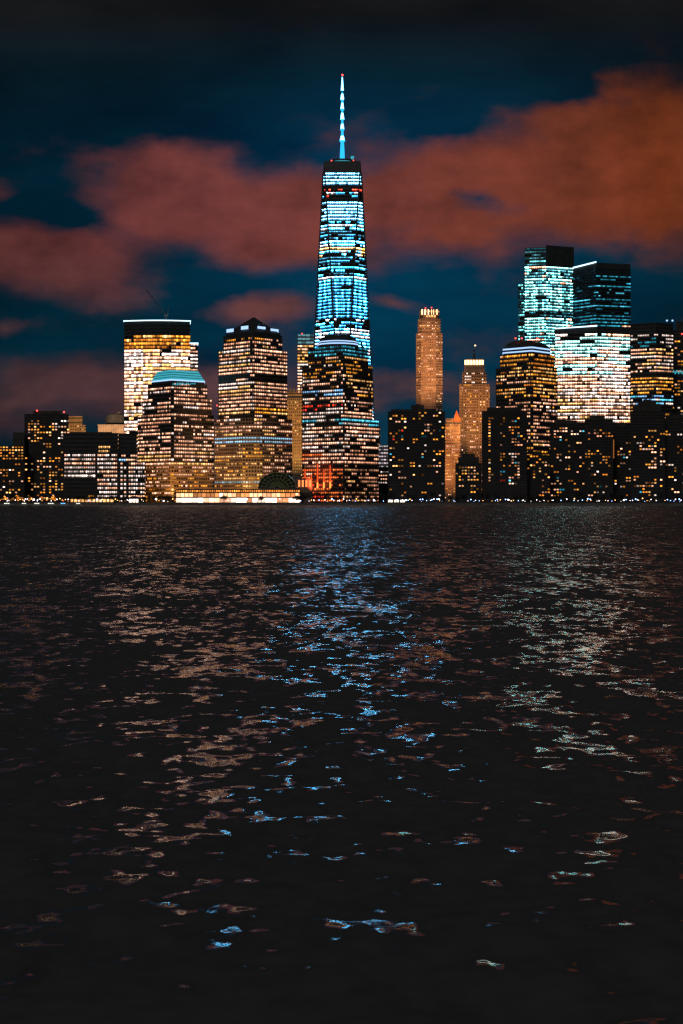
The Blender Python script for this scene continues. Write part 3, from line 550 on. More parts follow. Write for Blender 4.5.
for nm, lb, xl, xr, yt, D, zs in LOW:
    r = bld(nm, lb, (xl+xr)/2, D); b, fl = tower(r, fp(D, *flat(xl, xr, 30)), GZ, Z(yt, D), [], D, 3.1, .5, wall=BRICK, bands=False)
    sparse(r, D, fl, zs, cp=3.0, w=1.9)
    if xl == 631:
        for k, (a, b_, yy) in enumerate(((634, 661, 405), (638, 656, 401), (643, 651, 399))): slab('roof_step', r, D, fp(D+2+k*2, *flat(a, b_, 20-k*4)), yy, (411.2, 405.1, 401.1)[k], BRICK)
    elif xl == 611:
        part('stairwell_light', *box((X(613.2, D), D-.6, Z(449, D)), (1.6, .4, 20)), emit_mat('stair_glow', (1, .33, .08), .35), r)
        slab('roof_block', r, D, fp(D+5, *flat(616, 626, 12)), 423, 427.2, BRICK)
    else: slab('roof_block', r, D, fp(D+5, *flat(xl+5, xr-8, 16)), yt-4, yt+.2, BRICK)

# ================================================================ quay level
# lit retail podium
D = 1446; r = bld('waterfront_podium', 'long glowing two storey podium with bright shopfronts at the foot of the pyramid roofed tower', 238, D)
for (xa, xb, off_) in ((176, 257.8, 0), (258, 271, -7), (271.2, 300, 0)):
    pl = fp(D+off_, *flat(xa, xb, 16)); z1 = Z(488.5 if xa > 205 or xa == 258 else 489.5, D)
    part('wall', *loft([(pl, GZ), (pl, z1)]), LIME, r)
    y0 = D+off_-.15
    for (ya, yb, n_, cols_, gap) in ((490.2, 491.8, 2.2, [(O, 2), (A, 1)], .45), (493.2, 496.9, 4.2, [((2.4, 1.1, .55), 3), ((1.2, .42, .13), 2), ((2.8, 1.9, 1.3), 1)], .14), (498.0, 502.4, 5.5, [((3.4, 2.4, 1.9), 4), ((2.4, 1.2, .7), 3), ((.9, .35, .16), 1)], .05)):
        m = max(2, int((X(xb, D)-X(xa, D))/n_)); w_ = (X(xb, D)-X(xa, D))/m; cur = pick(cols_)
        for k in range(m):
            if random.random() < .22: cur = pick(cols_)
            kk = random.uniform(.35, 1.3); x0 = X(xa, D+off_)+k*w_
            part('shopfront' if ya > 497 else 'window', *box((x0+w_/2, y0, (Z(ya, D)+Z(yb, D))/2), (w_*(1-gap), .2, Z(ya, D)-Z(yb, D))), LIT, r, lit=[DIM, DIM, tuple(c*kk for c in cur), DIM, DIM, DIM])
    slab('roof', r, D, fp(D+off_-1, *flat(xa, xb, 18)), YP(z1, D)-.6, YP(z1, D)-.05, CONC)
# glass vault
D = 1466; r = bld('glass_vault', 'dark stepped glass vault with faint green ribs behind the glowing podium', 277, D, 'atrium')
vx, vz = X(277, D), Z(488, D); w_ = X(296, D)-vx; hv = Z(472.5, D)-vz
part('vault_base', *loft([(fp(D, *flat(258, 296, 34)), GZ), (fp(D, *flat(258, 296, 34)), vz-.05)]), DARK, r)
pr = [(vx+w_*math.cos(t), vz+hv*math.sin(t)) for t in [math.pi*i/16 for i in range(17)]]
V = [(p[0], D+.5, p[1]) for p in pr]+[(p[0], D+33, p[1]) for p in pr]
part('glazing', V, [(i, i+1, 18+i, 17+i) for i in range(16)]+[tuple(range(16, -1, -1)), tuple(range(17, 34))], wall_mat('vault_glass', (.02, .022, .02), .3), r)
E_RIB = emit_mat('rib_glow', (.3, .32, .14), .16); 
for k in range(11):
    t = math.pi*(k+.5)/11; part('rib', *bar((vx+w_*.98*math.cos(t), D+.3, vz+hv*.98*math.sin(t)), (vx+w_*.12*math.cos(t), D+.3, vz+hv*.12*math.sin(t)), .22), E_RIB, r)
for q in (.35, .6, .82, 1.0):
    part('rib', *join(*[bar((vx+w_*q*math.cos(math.pi*i/12), D+.25, vz+hv*q*math.sin(math.pi*i/12)), (vx+w_*q*math.cos(math.pi*(i+1)/12), D+.25, vz+hv*q*math.sin(math.pi*(i+1)/12)), .2) for i in range(12)]), E_RIB, r)
# red lit entrance court left of the domed tower
D = 1460; r = bld('entrance_hall', 'low hall glowing red at the left foot of the domed tower', 305, D)
pl = fp(D, *flat(297.5, 312, 9)); part('wall', *loft([(pl, GZ), (pl, Z(479, D))]), TAN, r)
slab('roof', r, D, pl, 478.2, 478.9, CONC, .5)
for k in range(4):
    part('window', *box((X(299.2+k*3.6, D), D-.15, Z(483.5, D)), (1.9, .2, 7)), LIT, r, lit=[DIM, DIM, (2.2, .45, .12), DIM, DIM, DIM])
# amber pavilion
D = 1440; r = bld('pavilion', 'low amber lit pavilion with arched openings before the wide waterfront block', 93, D)
pl = fp(D, *flat(70, 114, 10)); part('wall', *loft([(pl, GZ), (pl, Z(498.3, D))]), LIME, r); slab('roof', r, D, pl, 497.4, 498.2, CONC, .8)
for k in range(12):
    c = pick([((1.9, .9, .3), 2), ((1.1, .5, .15), 2), ((1.8, 1.3, .9), 1)]); part('window', *box((X(72+k*3.6, D), D-.15, Z(500.6, D)), (2.5, .2, 2.9)), LIT, r, lit=[DIM, DIM, c, DIM, DIM, DIM])
D = 1436; r = bld('gatehouse', 'small bright gatehouse with a white lit glass front at the quay edge', 134, D)
pl = fp(D, *flat(128.5, 139, 6)); part('wall', *loft([(pl, GZ), (pl, Z(498.2, D))]), CONC, r)
for k in range(3): part('window', *box((X(130.6+k*3.2, D), D-.15, Z(500.8, D)), (2.6, .2, 3.6)), LIT, r, lit=[DIM, DIM, (2.2, 1.7, 1.3), DIM, DIM, DIM])
part('roof', *loft([(offset(pl, .7), Z(498.1, D)), (lerpp(offset(pl, .7), [(X(134, D), D+3)]*4, .7), Z(495.8, D))]), COPPER, r)
# white kiosks
for k, xx in enumerate((390.5, 396.5, 402.5)):
    D = 1434; r = bld('kiosk', ('leftmost', 'middle', 'rightmost')[k]+' white glowing kiosk in the row below the broad black apartments', xx, D, 'kiosk', 'white kiosks on the quay')
    c0 = X(xx, D); part('wall', *box((c0, D+2, GZ+1.7), (5.2, 4, 3.4)), WHITE, r); part('window', *box((c0, D-.1, GZ+1.9), (4.6, .2, 2.3)), LIT, r, lit=[DIM, DIM, (2.1, 1.7, 1.25), DIM, DIM, DIM])
    part('roof', *box((c0, D+1.8, GZ+3.55), (5.6, 5, .25)), CONC, r)
# marquee tents
E_TENT = emit_mat('tent_lantern', (1, .46, .1), 70, 'AUTO')
m_, nt, b_ = nmat('lit_canvas'); tr = nt.nodes.new('ShaderNodeBsdfTranslucent'); mx = nt.nodes.new('ShaderNodeMixShader'); tr.inputs['Color'].default_value = (.8, .5, .22, 1)
b_.inputs['Base Color'].default_value = (.6, .42, .25, 1); mx.inputs[0].default_value = .65
nt.links.new(b_.outputs[0], mx.inputs[1]); nt.links.new(tr.outputs[0], mx.inputs[2]); nt.links.new(mx.outputs[0], nt.nodes['Material Output'].inputs['Surface'])
for xx, w_, yt, lb in ((3, 9, 495.5, 'orange lit marquee cut by the left edge of the picture'), (16, 15, 494.6, 'widest orange lit marquee near the left edge'), (28, 11, 495, 'orange lit marquee between the widest one and the dim one'), (41, 9, 496, 'dim peaked marquee below the left apartment tower'), (52, 10, 496.2, 'rightmost orange marquee left of the amber pavilion')):
    D = 1438; r = bld('marquee', lb, xx, D, 'marquee', 'orange marquees on the quay'); c0 = X(xx, D); hw = w_/2*D/F
    q = [(c0-hw, D), (c0+hw, D), (c0+hw, D+9), (c0-hw, D+9)]; q2 = [(c0-.3, D+4), (c0+.3, D+4), (c0+.3, D+5), (c0-.3, D+5)]
    part('canopy', *loft([(q, Z(500, D)), (lerpp(q, q2, .55), Z(500-(500-yt)*.45, D)), (q2, Z(yt, D))], caps=False), m_, r)
    for px_, py_ in q: part('pole', *bar((px_, py_, GZ), (px_, py_, Z(500, D)), .12), STEEL, r)
    part('lantern', *globe((c0, D+4.5, Z(499, D)), .55 if xx != 41 else .3), E_TENT, r)

# quay, ground, seawall
def sheet(name, x0, x1, y0, y1, z, mat):
    o = part(name, [(x0, y0, z), (x1, y0, z), (x1, y1, z), (x0, y1, z)], [(0, 1, 2, 3)], mat); o['kind'] = 'structure'; return o
sheet('ground', -9000, 9000, SHORE+30, 16000, GZ-.004, ASPH)
o = part('promenade', *box((0, SHORE+15.2, GZ/2-.0), (3600, 29.6, GZ)), PAVE); o['kind'] = 'structure'
sw = part('seawall', *join(box((0, SHORE-.3, .9), (3600, 1.2, 3.0)), box((0, SHORE-.3, 2.55), (3600, 1.6, .3))), CONC); tag(sw, 'long low concrete seawall along the far waterfront', 'seawall')
# railing along the quay
V_ = []
for zz_ in (1.0, .55): V_.append(bar((-420, SHORE+1.2, GZ+zz_), (420, SHORE+1.2, GZ+zz_), .05))
for i in range(0, 841, 6): V_.append(bar((-420+i, SHORE+1.2, GZ), (-420+i, SHORE+1.2, GZ+1.0), .05))
tag(part('railing', *join(*V_), BLACKM), 'thin dark railing along the top of the far seawall', 'railing')

# promenade lamps
def copy_tree(o, parent=None):
    c = o.copy(); COL.objects.link(c); c.parent = parent
    for chd in list(o.children): copy_tree(chd, c)
    return c
def make_lamp(mat, hgt, rad):
    r = thing('street_lamp', 'x', 'lamp', (0, 0, GZ), 'lamps along the far promenade')
    part('post', *loft([(ngon(0, 0, .12, 6), GZ), (ngon(0, 0, .07, 6), GZ+hgt)]), BLACKM, r)
    part('globe', *globe((0, 0, GZ+hgt+rad*.8), rad), mat, r); return r
protos = [[make_lamp(m, hh, rr), False] for m, hh, rr in ((E_LAMPW, 2.6, .33), (E_LAMPB, 2.6, .42), (E_LAMPA, 2.8, .36), (E_LAMPW, 2.2, .6))]
LBL = ['white', 'blue white', 'amber', 'large white']
SEG = [(70, 'in front of the orange marquees and left apartments'), (172, 'in front of the dark blocks and stepped tower'), (300, 'in front of the glowing podium'), (385, 'below the domed tower before the tallest skyscraper'), (445, 'below the broad black apartment tower'), (530, 'below the near black apartments right of centre'), (700, 'below the right hand apartment blocks')]
x = -6.
while x < 690:
    if 172 < x < 300: k = random.choices((0, 1, 2, 3), (3, 1, 2, 1))[0]; st = random.uniform(6, 13)
    elif x < 70: k = random.choices((0, 1, 2, 3), (3, 1, 3, 1))[0]; st = random.uniform(3.5, 8)
    elif x < 445: k = random.choices((0, 1, 2, 3), (3, 4, 2, 1))[0]; st = random.uniform(3, 7.5)
    else: k = random.choices((0, 1, 2, 3), (4, 5, 1.5, 1.2))[0]; st = random.uniform(3, 9)
    p_, used = protos[k]; o = p_ if not used else copy_tree(p_); protos[k][1] = True
    Dl = SHORE+random.uniform(3.5, 8); o.location = (X(x, Dl), Dl, GZ); q_ = random.uniform(.7, 1.5); o.scale = (q_, q_, q_)
    o['label'] = f"{LBL[k]} promenade lamp {next(s for m, s in SEG if x <= m)}"
    x += st*random.choice((.35, .4, .6, 1, 1, 1.6, 2.2))

for xa, xb in ((0, 172), (300, 690)):
    x = xa
    while x < xb:
        k = random.choices((0, 1, 2), (2, 2, 5))[0]; o = copy_tree(protos[k][0]); Dl = SHORE+random.uniform(17, 26); q_ = random.uniform(.5, .95)
        o.location = (X(x, Dl), Dl, GZ); o.scale = (q_, q_, q_); o['label'] = f"{LBL[k]} promenade lamp {next(s for m, s in SEG if x <= m)}"; x += random.choice((2.5, 4, 6, 9, 13))
# trees along the promenade
def make_tree(hgt, wid, seed):
    rd_ = random.Random(seed); r = thing('tree', 'x', 'tree', (0, 0, GZ), 'trees along the far promenade')
    V, Fc = loft([(ngon(0, 0, .32, 7), GZ), (ngon(.05, 0, .24, 7), GZ+hgt*.35), (ngon(.1, .1, .1, 7), GZ+hgt*.8)])
    L = [(V, Fc)]
    for i in range(6):
        a = rd_.uniform(0, 6.28); z0 = GZ+hgt*rd_.uniform(.28, .5); L.append(bar((0, 0, z0), (math.cos(a)*wid*.35, math.sin(a)*wid*.35, z0+hgt*.28), .09))
    part('trunk', *join(*L), BARK, r)
    cl = [(rd_.uniform(-.33, .33)*wid, rd_.uniform(-.33, .33)*wid, GZ+hgt*rd_.uniform(.42, .86), rd_.uniform(.16, .28)*wid) for _ in range(11)]
    V, Fc = [], []
    for i in range(900):
        c = rd_.choice(cl); d = Vector((rd_.gauss(0, 1), rd_.gauss(0, 1), rd_.gauss(0, .8))).normalized()*c[3]*rd_.random()**.4
        p = Vector(c[:3])+d; u = Vector((rd_.gauss(0, 1), rd_.gauss(0, 1), rd_.gauss(0, 1))).normalized(); w = u.orthogonal().normalized(); s = rd_.uniform(.18, .42); n = len(V)
        V += [tuple(p-u*s), tuple(p+w*s*.6), tuple(p+u*s), tuple(p-w*s*.6)]; Fc.append((n, n+1, n+2, n+3))
    part('crown', V, Fc, LEAF, r); return r
tp_ = [[make_tree(*a), False] for a in ((11, 8, 1), (8.5, 7, 2), (13, 9, 3), (7, 6, 4))]
TS = [(70, 'behind the marquees at far left'), (175, 'before the dark blocks and stepped tower'), (300, 'in front of the glowing podium'), (385, 'at the foot of the domed tower before the tallest skyscraper'), (455, 'at the foot of the broad black apartment tower'), (700, 'before the right hand apartments')]
TK = ['mid sized round', 'small round', 'tall broad', 'low bushy']
tx = [2, 14, 27, 60, 68]+[76, 84, 92, 101, 109, 117, 123]+[144, 149, 154, 159, 165, 170]+[224, 262, 296, 299]+[302, 308, 314, 320, 327, 334, 341, 349, 356, 362, 369, 376, 383]+[390, 398, 409, 414, 424, 433, 441, 449]+[456, 464, 472, 480, 489, 497, 506, 514, 522, 531, 540, 549, 558, 567, 576, 586, 595, 604, 613, 622, 631, 641, 650, 659, 668, 677]
for x in tx:
    x += random.uniform(-1.5, 1.5)
    k = random.choices((0, 1, 2, 3), (3, 3, 1, 3) if not 300 < x < 385 else (4, 1, 3, 1))[0]
    if 70 < x < 126 or 172 < x < 295: k = random.choice((1, 3))
    p_, used = tp_[k]; o = p_ if not used else copy_tree(p_); tp_[k][1] = True
    Dt = SHORE+random.uniform(12, 20); o.location = (X(x, Dt), Dt, GZ); o.rotation_euler[2] = random.uniform(0, 6.28)
    o['label'] = f"{TK[k]} dark tree {next(s for m, s in TS if x <= m)}"
for p_, used in tp_+protos:
    if not used:
        for c_ in list(p_.children): bpy.data.objects.remove(c_)
        bpy.data.objects.remove(p_)

# moored boats
def boat(x, L, label, win=(1.4, 1.5, 1.4), D=SHORE-9, name='moored_boat', light=None):
    r = thing(name, label, 'boat', (X(x, D), D, 0), 'boats moored at the far quay'); c0 = X(x, D)
    def hull(k, z): return [(c0-L/2*k, D-1.4*k), (c0+L*.3*k, D-1.6*k), (c0+L/2*k, D), (c0+L*.3*k, D+1.6*k), (c0-L/2*k, D+1.4*k)]
    part('hull', *loft([(hull(.82, 0), -.4), (hull(.95, 0), .5), (hull(1, 0), 1.3)]), WHITE, r)
    part('cabin', *loft([([(c0-L*.3, D-1.1), (c0+L*.2, D-1.1), (c0+L*.2, D+1.1), (c0-L*.3, D+1.1)], 1.25), ([(c0-L*.28, D-1), (c0+L*.12, D-1), (c0+L*.12, D+1), (c0-L*.28, D+1)], 2.9)]), WHITE, r)
    for q in range(3): part('cabin_window', *box((c0-L*.2+q*L*.13, D-1.14, 2.1), (L*.1, .12, .8)), LIT, r, lit=[DIM, DIM, win, DIM, DIM, DIM])
    part('mast', *bar((c0-L*.05, D, 2.8), (c0-L*.05, D, 4.6), .06), STEEL, r)
    part('mast_light', *globe((c0-L*.05, D, 4.7), .35), light or E_LAMPW, r)
for x, L, lb in ((8, 14, 'pale cabin cruiser moored at far left before the marquees'), (25, 11, 'short pale boat moored below the second orange marquee'), (38, 13, 'pale boat moored below the dim marquee'), (52, 15, 'long pale boat moored below the rightmost marquee'), (79, 10, 'small pale boat moored before the amber pavilion')): boat(x, L, lb, (1.5, 1.5, 1.3))
boat(64, 12, 'boat with blue cabin windows and a red light before the wide dark block', (.3, 1.1, 2.2), light=E_RED)

# ================================================================ floodlights on masonry (real spots, aimed away from the river)
def flood(x, y, D, tx_, ty_, TD, col, E_, ang=40, blend=.8, label=None):
    p = Vector((X(x, D), D, Z(y, D))); t = Vector((X(tx_, TD), TD, Z(ty_, TD))); d = (t-p).length
    l = bpy.data.lights.new('floodlight', 'SPOT'); l.color = col; l.energy = E_*4*math.pi*d*d; l.spot_size = math.radians(ang); l.spot_blend = blend; l.shadow_soft_size = .4
    o = bpy.data.objects.new('floodlight_beam', l); COL.objects.link(o); o.location = p; o.rotation_euler = (t-p).to_track_quat('-Z', 'Y').to_euler()
flood(425, 402, 1475, 429, 360, 1900, (1, .40, .15), 4.2, 18)          # slender tan tower
flood(470, 452, 1470, 474, 412, 1770, (1, .41, .13), 2.4, 20)          # tan tower with mast
flood(450, 470, 1560, 452, 455, 1680, (1, .36, .10), 3.5, 50)          # orange building
flood(294, 470, 1600, 295, 430, 1790, (1, .48, .10), 3.0, 34)          # masonry tower
flood(76, 428, 1700, 77, 421, 1900, (1, .5, .12), 2.2, 18)
flood(110, 430, 1650, 111, 429, 1900, (1, .6, .32), 6, 14)
flood(240, 486, 1452, 236, 462, 1520, (1, .52, .14), 1.0, 110)
flood(160, 492, 1450, 158, 476, 1520, (1, .45, .08), 1.5, 60)
flood(200, 486, 1452, 198, 472, 1520, (1, .4, .12), .8, 90)
flood(316, 488, 1440, 316, 474, 1490, (1, .12, .04), 3.0, 60)
flood(457, 425, 1640, 457, 416, 1690, (1, .35, .08), 6, 20)

# ================================================================ river
def water():
    th = np.concatenate([np.linspace(-1.2, -.27, 60, endpoint=False), np.linspace(-.27, .27, 900), np.linspace(.27, 1.2, 61)[1:]])
    dy = np.concatenate([np.linspace(2200, 560, 60, endpoint=False), np.linspace(560, 20, 620, endpoint=False), np.linspace(20, 5.9, 60)])
    d = H*F/dy; d[-1] = SHORE+2
    # rows are straight lines of constant forward distance
    tx_ = np.tan(th); Yg = np.repeat(d[:, None], len(th), 1); Xg = d[:, None]*tx_[None, :]
    sp = np.gradient(d)[:, None]; spx = np.maximum(np.gradient(tx_)[None, :]*d[:, None], .01)
    Zg = np.zeros_like(Xg); 
    lam = np.exp(rng.uniform(np.log(.4), np.log(7), 120))
    for l in lam:
        a = rng.normal(0, .75); k = 2*np.pi/l; kx, ky = k*np.sin(a), k*np.cos(a)
        slope = .020 if l < 1.5 else .020*(1.5/l)**.45
        amp = slope/k
        att = np.clip((l/np.maximum(sp, spx)-2.2)/2.5, 0, 1)
        ph = rng.uniform(0, 6.28); arg = kx*Xg+ky*Yg+ph; g1, g2, g3 = rng.normal(0, 1, 3)
        grp = np.clip(.75+.75*np.sin((.16*g1*Xg+.22*g2*Yg)/max(l, .6)**.5+g3*3), 0, None)     # waves travel in groups
        Zg += .6*att*amp*grp*(np.sin(arg)+.2*np.cos(2*arg))
    n, m = Xg.shape; co = np.stack([Xg, Yg, Zg], -1).reshape(-1, 3)
    ii = np.arange((n-1)*m).reshape(n-1, m)[:, :-1].ravel()
    q = np.stack([ii, ii+1, ii+m+1, ii+m], -1)
    me = bpy.data.meshes.new('water'); me.vertices.add(len(co)); me.vertices.foreach_set('co', co.ravel().astype(np.float32))
    me.loops.add(q.size); me.loops.foreach_set('vertex_index', q.ravel().astype(np.int32)); me.polygons.add(len(q))
    me.polygons.foreach_set('loop_start', (np.arange(len(q))*4).astype(np.int32)); me.polygons.foreach_set('loop_total', np.full(len(q), 4, np.int32))
    me.polygons.foreach_set('use_smooth', np.ones(len(q), bool)); me.update(calc_edges=True); me.validate()
    o = bpy.data.objects.new('water', me); COL.objects.link(o); o['kind'] = 'structure'
    m_, nt, b = nmat('river'); N = nt.nodes; Lk = nt.links
    b.inputs['Base Color'].default_value = (.112, .114, .117, 1); b.inputs['Roughness'].default_value = .085; b.inputs['IOR'].default_value = 1.33; b.inputs['Specular IOR Level'].default_value = .7; b.inputs['Specular Tint'].default_value = (.58, .9, 1, 1)
    g = N.new('ShaderNodeNewGeometry'); acc = None
    for sx, sy, k, w_ in ((3.6, 3.2, .3, 1), (2.0, 1.5, .62, 2), (1.0, .55, .66, 3), (.3, .11, .5, 4)):
        mp = N.new('ShaderNodeMapping'); mp.inputs['Scale'].default_value = (sx, sy, 1); mp.inputs['Location'].default_value = (w_*13.1, w_*7.7, 0); mp.inputs['Rotation'].default_value = (0, 0, .25*math.sin(w_*2.1))
        Lk.new(g.outputs['Position'], mp.inputs['Vector'])
        nz = N.new('ShaderNodeTexNoise'); nz.inputs['Scale'].default_value = 1; nz.inputs['Detail'].default_value = 1.5; nz.noise_dimensions = '2D'
        Lk.new(mp.outputs[0], nz.inputs['Vector'])
        s_ = N.new('ShaderNodeVectorMath'); s_.operation = 'SUBTRACT'; s_.inputs[1].default_value = (.5, .5, .5); Lk.new(nz.outputs['Color'], s_.inputs[0])
        m2 = N.new('ShaderNodeVectorMath'); m2.operation = 'MULTIPLY'; m2.inputs[1].default_value = (k*.8, k, 0); Lk.new(s_.outputs[0], m2.inputs[0])
        if acc is None: acc = m2
        else:
            ad = N.new('ShaderNodeVectorMath'); ad.operation = 'ADD'; Lk.new(acc.outputs[0], ad.inputs[0]); Lk.new(m2.outputs[0], ad.inputs[1]); acc = ad
    # farther off only the near faces of the waves show: mean slope leans to the near shore
    sp_ = N.new('ShaderNodeSeparateXYZ'); Lk.new(g.outputs['Position'], sp_.inputs[0])
    mr_ = N.new('ShaderNodeMapRange'); mr_.inputs['From Min'].default_value = 12; mr_.inputs['From Max'].default_value = 29; mr_.inputs['To Min'].default_value = -.28; mr_.inputs['To Max'].default_value = -.145
    Lk.new(sp_.outputs['Y'], mr_.inputs['Value']); mq_ = N.new('ShaderNodeMapRange'); mq_.inputs['From Min'].default_value = 60; mq_.inputs['From Max'].default_value = 260; mq_.inputs['To Min'].default_value = 0; mq_.inputs['To Max'].default_value = -.125
    Lk.new(sp_.outputs['Y'], mq_.inputs['Value']); as_ = N.new('ShaderNodeMath'); as_.operation = 'ADD'; Lk.new(mr_.outputs['Result'], as_.inputs[0]); Lk.new(mq_.outputs['Result'], as_.inputs[1])
    cx_ = N.new('ShaderNodeCombineXYZ'); Lk.new(as_.outputs[0], cx_.inputs[1])
    a0_ = N.new('ShaderNodeVectorMath'); a0_.operation = 'ADD'; Lk.new(acc.outputs[0], a0_.inputs[0]); Lk.new(cx_.outputs[0], a0_.inputs[1]); acc = a0_
    ad = N.new('ShaderNodeVectorMath'); ad.operation = 'ADD'; Lk.new(g.outputs['Normal'], ad.inputs[0]); Lk.new(acc.outputs[0], ad.inputs[1])
    nn = N.new('ShaderNodeVectorMath'); nn.operation = 'NORMALIZE'; Lk.new(ad.outputs[0], nn.inputs[0]); Lk.new(nn.outputs[0], b.inputs['Normal'])
    me.materials.append(m_)
water()

# ================================================================ night sky with city lit clouds
wd = bpy.data.worlds.new('World'); SC.world = wd; wd.use_nodes = True; nt = wd.node_tree; N = nt.nodes; Lk = nt.links
bg = N['Background']; bg.inputs['Strength'].default_value = 1
def math_(op, a, b=None, clamp=False):
    n = N.new('ShaderNodeMath'); n.operation = op; n.use_clamp = clamp
    for i, v in enumerate((a, b)):
        if v is None: continue
        if isinstance(v, (int, float)): n.inputs[i].default_value = v
        else: Lk.new(v, n.inputs[i])
    return n.outputs[0]
tc = N.new('ShaderNodeTexCoord'); sx = N.new('ShaderNodeSeparateXYZ'); Lk.new(tc.outputs['Generated'], sx.inputs[0])
yy = math_('MAXIMUM', sx.outputs['Y'], .05)
u = math_('DIVIDE', sx.outputs['X'], yy); v = math_('DIVIDE', sx.outputs['Z'], yy)
cb = N.new('ShaderNodeCombineXYZ'); Lk.new(u, cb.inputs[0]); Lk.new(v, cb.inputs[1])
def noise(scale, detail, loc, sc=(1, 1, 1), rough=.55):
    mp = N.new('ShaderNodeMapping'); mp.inputs['Location'].default_value = loc; mp.inputs['Scale'].default_value = sc; Lk.new(cb.outputs[0], mp.inputs[0])
    n = N.new('ShaderNodeTexNoise'); n.inputs['Scale'].default_value = scale; n.inputs['Detail'].default_value = detail; n.inputs['Roughness'].default_value = rough; Lk.new(mp.outputs[0], n.inputs[0]); return n
wn = noise(9, 5, (3, 1, 0), (1, 1.6, 1))
w0 = N.new('ShaderNodeVectorMath'); w0.operation = 'SUBTRACT'; w0.inputs[1].default_value = (.5, .5, .5); Lk.new(wn.outputs['Color'], w0.inputs[0])
w1 = N.new('ShaderNodeVectorMath'); w1.operation = 'MULTIPLY'; w1.inputs[1].default_value = (.11, .045, 0); Lk.new(w0.outputs[0], w1.inputs[0])
wp = N.new('ShaderNodeVectorMath'); wp.operation = 'ADD'; Lk.new(cb.outputs[0], wp.inputs[0]); Lk.new(w1.outputs[0], wp.inputs[1])
def blob(px, py, rx, ry, amp, rot=0):
    mp = N.new('ShaderNodeMapping'); mp.vector_type = 'TEXTURE'
    mp.inputs['Location'].default_value = ((px-341.5)/F, (HZ-py)/F, 0); mp.inputs['Scale'].default_value = (rx/F, ry/F, 1); mp.inputs['Rotation'].default_value = (0, 0, math.radians(rot))
    Lk.new(wp.outputs[0], mp.inputs[0]); g = N.new('ShaderNodeTexGradient'); g.gradient_type = 'SPHERICAL'; Lk.new(mp.outputs[0], g.inputs[0])
    return math_('MULTIPLY', g.outputs['Fac'], amp)
BL = [(590, 170, 220, 95, 2.0, 10), (700, 160, 190, 115, 2.0, 0), (420, 195, 200, 62, 1.6, 4), (240, 205, 190, 62, 1.8, -4), (150, 185, 90, 50, 1.1, -10), (60, 268, 150, 46, 1.8, 0), (-20, 250, 120, 48, 1.4, 0), (-5, 182, 46, 18, 1.1, 0), (50, 212, 90, 16, -.7, -8), (395, 120, 70, 30, -.5, 0), (262, 308, 75, 20, 1.6, 0), (390, 300, 45, 16, 1.2, 0), (330, 250, 140, 40, .7, 0),
      (40, 398, 250, 46, 1.7, 4), (240, 395, 220, 34, .8, 0), (410, 385, 110, 18, .9, 0), (400, 405, 110, 16, .7, 0), (18, 330, 34, 12, 1.0, 0), (140, 85, 260, 75, -1.0, 0), (470, 45, 200, 50, -.9, 0), (592, 102, 40, 22, -1.7, 0), (488, 200, 40, 22, -1.5, 0), (545, 96, 70, 26, -.8, 10), (440, 118, 60, 24, -.9, 0), (45, 408, 120, 12, -.5, 0), (560, 110, 60, 16, -.4, 10)]
acc = None
for q in BL:
    o_ = blob(*q); acc = o_ if acc is None else math_('ADD', acc, o_)
fn = noise(13, 7, (0, 5, 2), (1, 1.9, 1)); dens = math_('ADD', acc, math_('MULTIPLY', math_('SUBTRACT', fn.outputs['Fac'], .5), 2.5))
mr = N.new('ShaderNodeMapRange'); mr.interpolation_type = 'SMOOTHSTEP'; mr.inputs['From Min'].default_value = -.08; mr.inputs['From Max'].default_value = 1.45; Lk.new(dens, mr.inputs['Value'])
def ramp(fac, stops):
    r_ = N.new('ShaderNodeValToRGB'); e = r_.color_ramp.elements
    while len(e) < len(stops): e.new(.5)
    for el, (p_, c_) in zip(e, stops): el.position = p_; el.color = (*c_, 1)
    Lk.new(fac, r_.inputs['Fac']); return r_.outputs['Color']
uu = math_('ADD', math_('MULTIPLY', u, 2.0), .5)          # -.25..+.25 -> 0..1
ccol = ramp(uu, [(.0, (.095, .027, .026)), (.15, (.11, .030, .030)), (.32, (.165, .043, .040)), (.6, (.165, .041, .031)), (.8, (.175, .040, .022)), (.95, (.17, .035, .012)), (1, (.14, .031, .011))])
vv = math_('MULTIPLY', v, 2.5)                             # row 499 -> 0, row 215 -> .5, row 0 -> .88
scol = ramp(vv, [(0, (.0045, .016, .026)), (.25, (.0008, .024, .048)), (.45, (.0008, .024, .050)), (.62, (.001, .020, .043)), (.74, (.002, .012, .022)), (.86, (.0075, .0085, .0095)), (1, (.008, .008, .0085))])
# clouds are lit from the city below: brighter where thick, fading upward and toward the horizon haze
cl2 = N.new('ShaderNodeMix'); cl2.data_type = 'RGBA'; cl2.blend_type = 'MULTIPLY'; cl2.inputs['Factor'].default_value = 1
fade = ramp(vv, [(0, (.5, .8, 1)), (.2, (.62, 1.05, 1.2)), (.33, (.8, 1.1, 1.2)), (.45, (1, 1, 1)), (.62, (1, 1, 1)), (.76, (.55, .62, .7)), (.86, (.12, .22, .3)), (.95, (.05, .15, .2))])
Lk.new(ccol, cl2.inputs['A']); Lk.new(fade, cl2.inputs['B'])
tex = noise(22, 6, (8, 2, 1), (1, 1.5, 1)); tr_ = ramp(tex.outputs['Fac'], [(.28, (.58, .62, .66)), (.72, (1.3, 1.26, 1.22))])
cl3 = N.new('ShaderNodeMix'); cl3.data_type = 'RGBA'; cl3.blend_type = 'MULTIPLY'; cl3.inputs['Factor'].default_value = 1
Lk.new(cl2.outputs['Result'], cl3.inputs['A']); Lk.new(tr_, cl3.inputs['B'])
